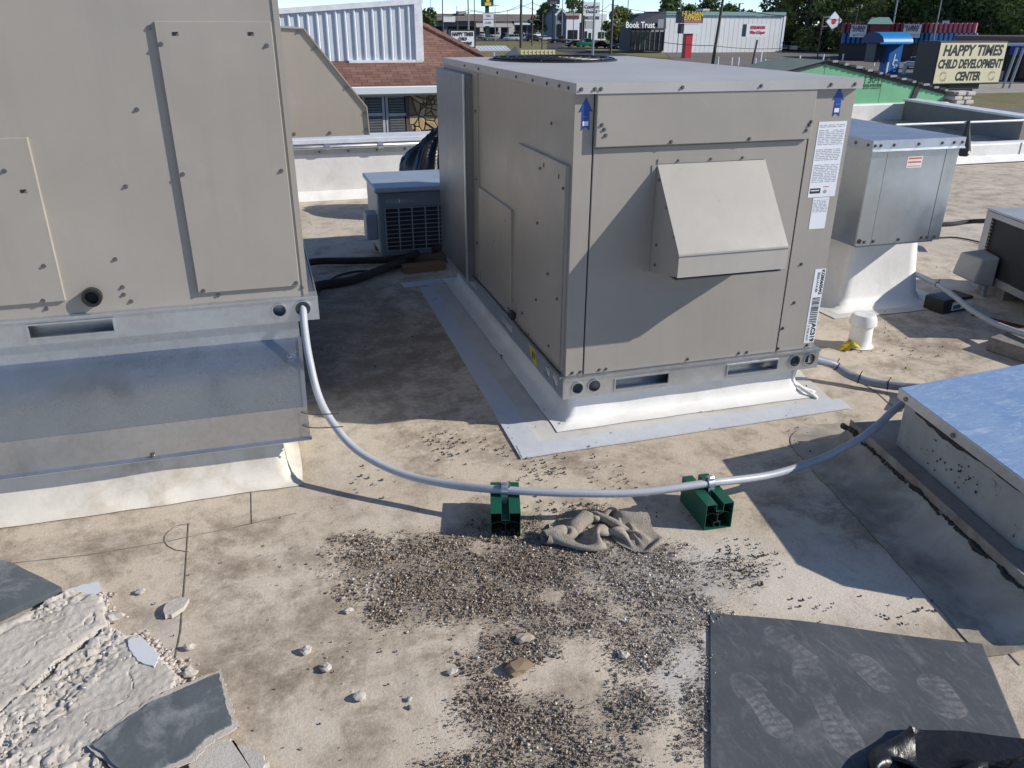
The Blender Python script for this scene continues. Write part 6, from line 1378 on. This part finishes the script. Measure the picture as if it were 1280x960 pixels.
for a in [('sedan', 'black', 599, 49, .3, 'dark car left of the green pylon, partly hidden'), ('sedan', 'grey', 613, 50.5, .2, 'dark grey car in front of the green pylon sign'), ('pickup', 'white', 622, 47.5, 2.9, 'white pickup truck right of the green pylon'), ('suv', 'black', 632, 48, .9, 'black suv between two white vehicles'),
          ('suv', 'white', 639.5, 51, 2.8, 'white suv left of the thick wooden utility pole'), ('suv', 'black', 645, 46.5, 1.2, 'black suv behind the white suv in car park'), ('sedan', 'black', 655, 47, .4, 'black car right behind the thick utility pole'), ('suv', 'silver', 662, 50.5, .1, 'silver suv right of the thick utility pole'),
          ('sedan', 'white', 679, 51, 2.9, 'white car at the right end of the car park row'), ('sedan', 'white', 672, 46, .2, 'white car in the second row of the car park'), ('pickup', 'black', 699, 54, .15, 'black pickup truck in front of the arched shop'), ('sedan', 'black', 720, 59, .1, 'dark car left of the green pickup truck'),
          ('pickup', 'green', 733, 59, .05, 'green pickup truck before the dental office'), ('sedan', 'black', 751, 60, .1, 'black car right of the green pickup truck'), ('suv', 'navy', 777, 61, .2, 'dark blue suv beside the small tree'), ('suv', 'black', 795, 61.5, .1, 'black suv in front of the dark glazed shop'),
          ('suv', 'silver', 988, 63, .1, 'silver suv at the right corner of white building'), ('sedan', 'grey', 608, 44.5, .4, 'grey car in the back row under the strip roof'), ('suv', 'black', 686, 46.5, 1., 'black suv in the back row left of arched shop'), ('sedan', 'silver', 1148, 86, .4, 'silver car parked behind the ice kiosk'), ('suv', 'white', 603, 46, 1.3, 'white suv in the back row left of the green pylon'), ('sedan', 'black', 627, 44.5, 1.4, 'black car in the back row above the white pickup'), ('sedan', 'white', 650, 45, 1.5, 'white car in the back row behind the thick pole'),
          ('suv', 'black', 667, 52, .1, 'black suv in the front row right of the silver one'), ('sedan', 'grey', 657, 44.5, 1.3, 'grey car in the back row right of the thick pole'), ('suv', 'red', 691, 49, .4, 'red suv at the end of the row near the arched shop'), ('sedan', 'navy', 590, 46, .6, 'dark blue car behind the white childcare sign'), ('suv', 'white', 1001, 64, .2, 'white suv next to the teal skip'),
          ('sedan', 'black', 812, 63.5, .1, 'black car under the dark shop windows'), ('suv', 'silver', 1205, 84, .3, 'silver suv half hidden by the childcare sign')]: car(*a)
p = G(1016, 63, GZ); t = thing('rubbish_skip', 'teal metal skip beneath the trees beside the white building', 'skip', tuple(p)); y = p.y; TS = mat('teal_skip', (.02, .16, .14), .6)
a, b = FY(1009, 63, y).x, FY(1022, 63, y).x; MB().prism([(a, y, GZ+.1), (b, y, GZ+.1), (b+.15, y, GZ+1.3), (a-.15, y, GZ+1.3)], (0, 1.5, 0)).build('bin', TS, t); MB().box(a-.2, b+.2, y-.05, y+1.55, GZ+1.3, GZ+1.38).build('lid', mat('teal_lid', (.03, .2, .17)), t)
# ---- trees
def leaf_mat(name, a, b):
    m, t, bb, new, lnk = nodes(name); at_ = new('ShaderNodeAttribute'); at_.attribute_name = 'tone'
    tc = new('ShaderNodeTexCoord').outputs['Object']; n = tex(new, lnk, tc, .35, 3)
    c = mixc(new, lnk, at_.outputs['Fac'], a, b); c = mixc(new, lnk, math_(new, lnk, 'MULTIPLY', n.outputs[0], .4), c, (a[0]*.5, a[1]*.5, a[2]*.5))
    lnk(c, bb.inputs['Base Color']); bb.inputs['Roughness'].default_value = .7; bb.inputs['Specular IOR Level'].default_value = .25
    tr = new('ShaderNodeBsdfTranslucent'); lnk(c, tr.inputs[0]); mx = new('ShaderNodeMixShader'); mx.inputs[0].default_value = .25
    lnk(bb.outputs[0], mx.inputs[1]); lnk(tr.outputs[0], mx.inputs[2]); lnk(mx.outputs[0], t.nodes['Material Output'].inputs[0]); return m
LM = [leaf_mat('leaf_mid', (.07, .12, .03), (.24, .31, .09)), leaf_mat('leaf_olive', (.13, .16, .05), (.33, .35, .12)), leaf_mat('leaf_dark', (.045, .085, .03), (.15, .19, .06))]
BARK = mat('bark', (.09, .07, .055), .9)
def tree(label, p, h, rx, seed, lm=0, n=5200, leaf=.42, low=.12):
    t = thing('tree', label, 'tree', tuple(p), 0, 'trees along the street'); r_ = np.random.default_rng(seed); p = Vector(p)
    tr = MB().tube([p, p+Vector((.1, 0, h*.25)), p+Vector((.2, .1, h*.55))], [.035*h, .026*h, .014*h], 8)
    cl = []
    for k in range(26):
        a = r_.uniform(0, 2*PI); u = r_.uniform(low, .92); rr = rx*math.sin(min(1, (u-low*.6)*1.25+.12)*PI*.94)**.7*r_.uniform(.35, .95)
        c = np.array((p.x+rr*math.cos(a), p.y+rr*math.sin(a), p.z+h*u)); cl.append((c, rx*r_.uniform(.22, .42)))
        if k % 3 == 0: tr.tube([p+Vector((.1, 0, h*(.2+.2*u))), p*.5+Vector(c)*.5+Vector((0, 0, h*.05)), Vector(c)], [.012*h, .008*h, .003*h], 5)
    tr.build('trunk', BARK, t)
    k = r_.integers(0, len(cl), n); C_ = np.array([c for c, _ in cl])[k]; R_ = np.array([r for _, r in cl])[k]
    d = r_.standard_normal((n, 3)); d /= np.linalg.norm(d, axis=1, keepdims=True); pos = C_+d*(R_*r_.uniform(.35, 1.05, n)**.6)[:, None]*np.array((1, 1, .8)); pos[:, 2] = np.maximum(pos[:, 2], p.z+.3)
    a1 = r_.standard_normal((n, 3)); a1 /= np.linalg.norm(a1, axis=1, keepdims=True); a2 = np.cross(a1, d+.3*r_.standard_normal((n, 3))); a2 /= np.linalg.norm(a2, axis=1, keepdims=True)
    s_ = (leaf*r_.uniform(.5, 1.2, n))[:, None]; V_ = np.stack([pos-a1*s_, pos-a2*s_*.5, pos+a1*s_, pos+a2*s_*.5], 1).reshape(-1, 3)
    V_ = V_-np.array(p)
    me = bpy.data.meshes.new('crown'); F_ = np.arange(n*4).reshape(-1, 4); me.from_pydata(V_.tolist(), [], F_.tolist())
    at_ = me.attributes.new('tone', 'FLOAT', 'POINT'); at_.data.foreach_set('value', np.repeat(np.clip(r_.normal(.5, .25, n)+.2*np.sin(k), 0, 1), 4).astype(np.float32))
    link('crown', me, LM[lm], t); return t
def gt(px, d): v = ray(px, 40); k = d/math.hypot(v.x, v.y); return (v.x*k, v.y*k, GZ)
tree('small leafy tree left of the dark glazed shop', tuple(G(772, 61, GZ)), 8.2, 3.9, 1, 1, 4200, .32, .3)
for i, (px, d, h, rx, lm) in enumerate(((842, 190, 9.5, 4.5, 2), (862, 195, 9, 4, 0), (884, 190, 9.8, 4.5, 2), (908, 200, 9, 4, 0), (930, 195, 8, 3.5, 2))):
    tree('tree behind the white metal building, '+['leftmost of five', 'second from left', 'middle one', 'fourth from left', 'rightmost of five'][i], gt(px, d), h, rx, 20+i, lm, 2200, .5, .3)
BG = [(985, 150, 12, 6, 0, 'bushy tree just right of the white metal building'), (1008, 140, 13.5, 6, 1, 'sunlit tree above the teal skip'), (1034, 150, 14, 6.5, 0, 'tall tree behind the diamond sign'), (1062, 140, 13, 6, 1, 'olive tree above the left end of striped store'), (1090, 150, 14, 6.5, 1, 'olive tree behind the green cupola'), (1118, 145, 13.5, 6, 0, 'tree behind the blue canopy'),
      (1146, 150, 12.5, 6, 1, 'lighter tree behind the middle of striped store'), (1172, 145, 12, 5.5, 0, 'tree behind the sunlit-toned end of the striped store'), (1205, 140, 15, 7, 2, 'dark tree right of the striped store'), (1238, 135, 15, 7, 2, 'dark tree behind the brown building, left one'), (1268, 140, 14.5, 7, 2, 'dark tree behind the brown building, middle one'), (1300, 130, 15, 7, 0, 'dark tree at the right frame edge'),
      (1000, 175, 12, 7, 2, 'dark tree in second row behind the skip'), (1050, 175, 12, 7, 2, 'dark tree in second row behind the diamond sign'), (1130, 175, 12, 7, 2, 'dark tree in second row behind the canopy'), (1190, 170, 12, 7, 2, 'dark tree in second row behind striped store')]
for i, (px, d, h, rx, lm, lab) in enumerate(BG): tree(lab, gt(px, d*1.32), h*1.25, rx*1.2, 40+i, lm, 6500 if i < 12 else 2600, .46, .05)
tree('narrow evergreen beside the white tower on brown roof', gt(533, 60), 6.4, 1.3, 70, 2, 2000, .2, .05)
tree('far tree behind the arched shop, left one', gt(685, 280), 11, 5, 71, 2, 1500, .6, .3); tree('far tree behind the dental office', gt(716, 280), 12, 6, 72, 2, 1500, .6, .3); tree('far tree behind the dark shop', gt(835, 220), 11, 4, 73, 2, 1500, .6, .3)
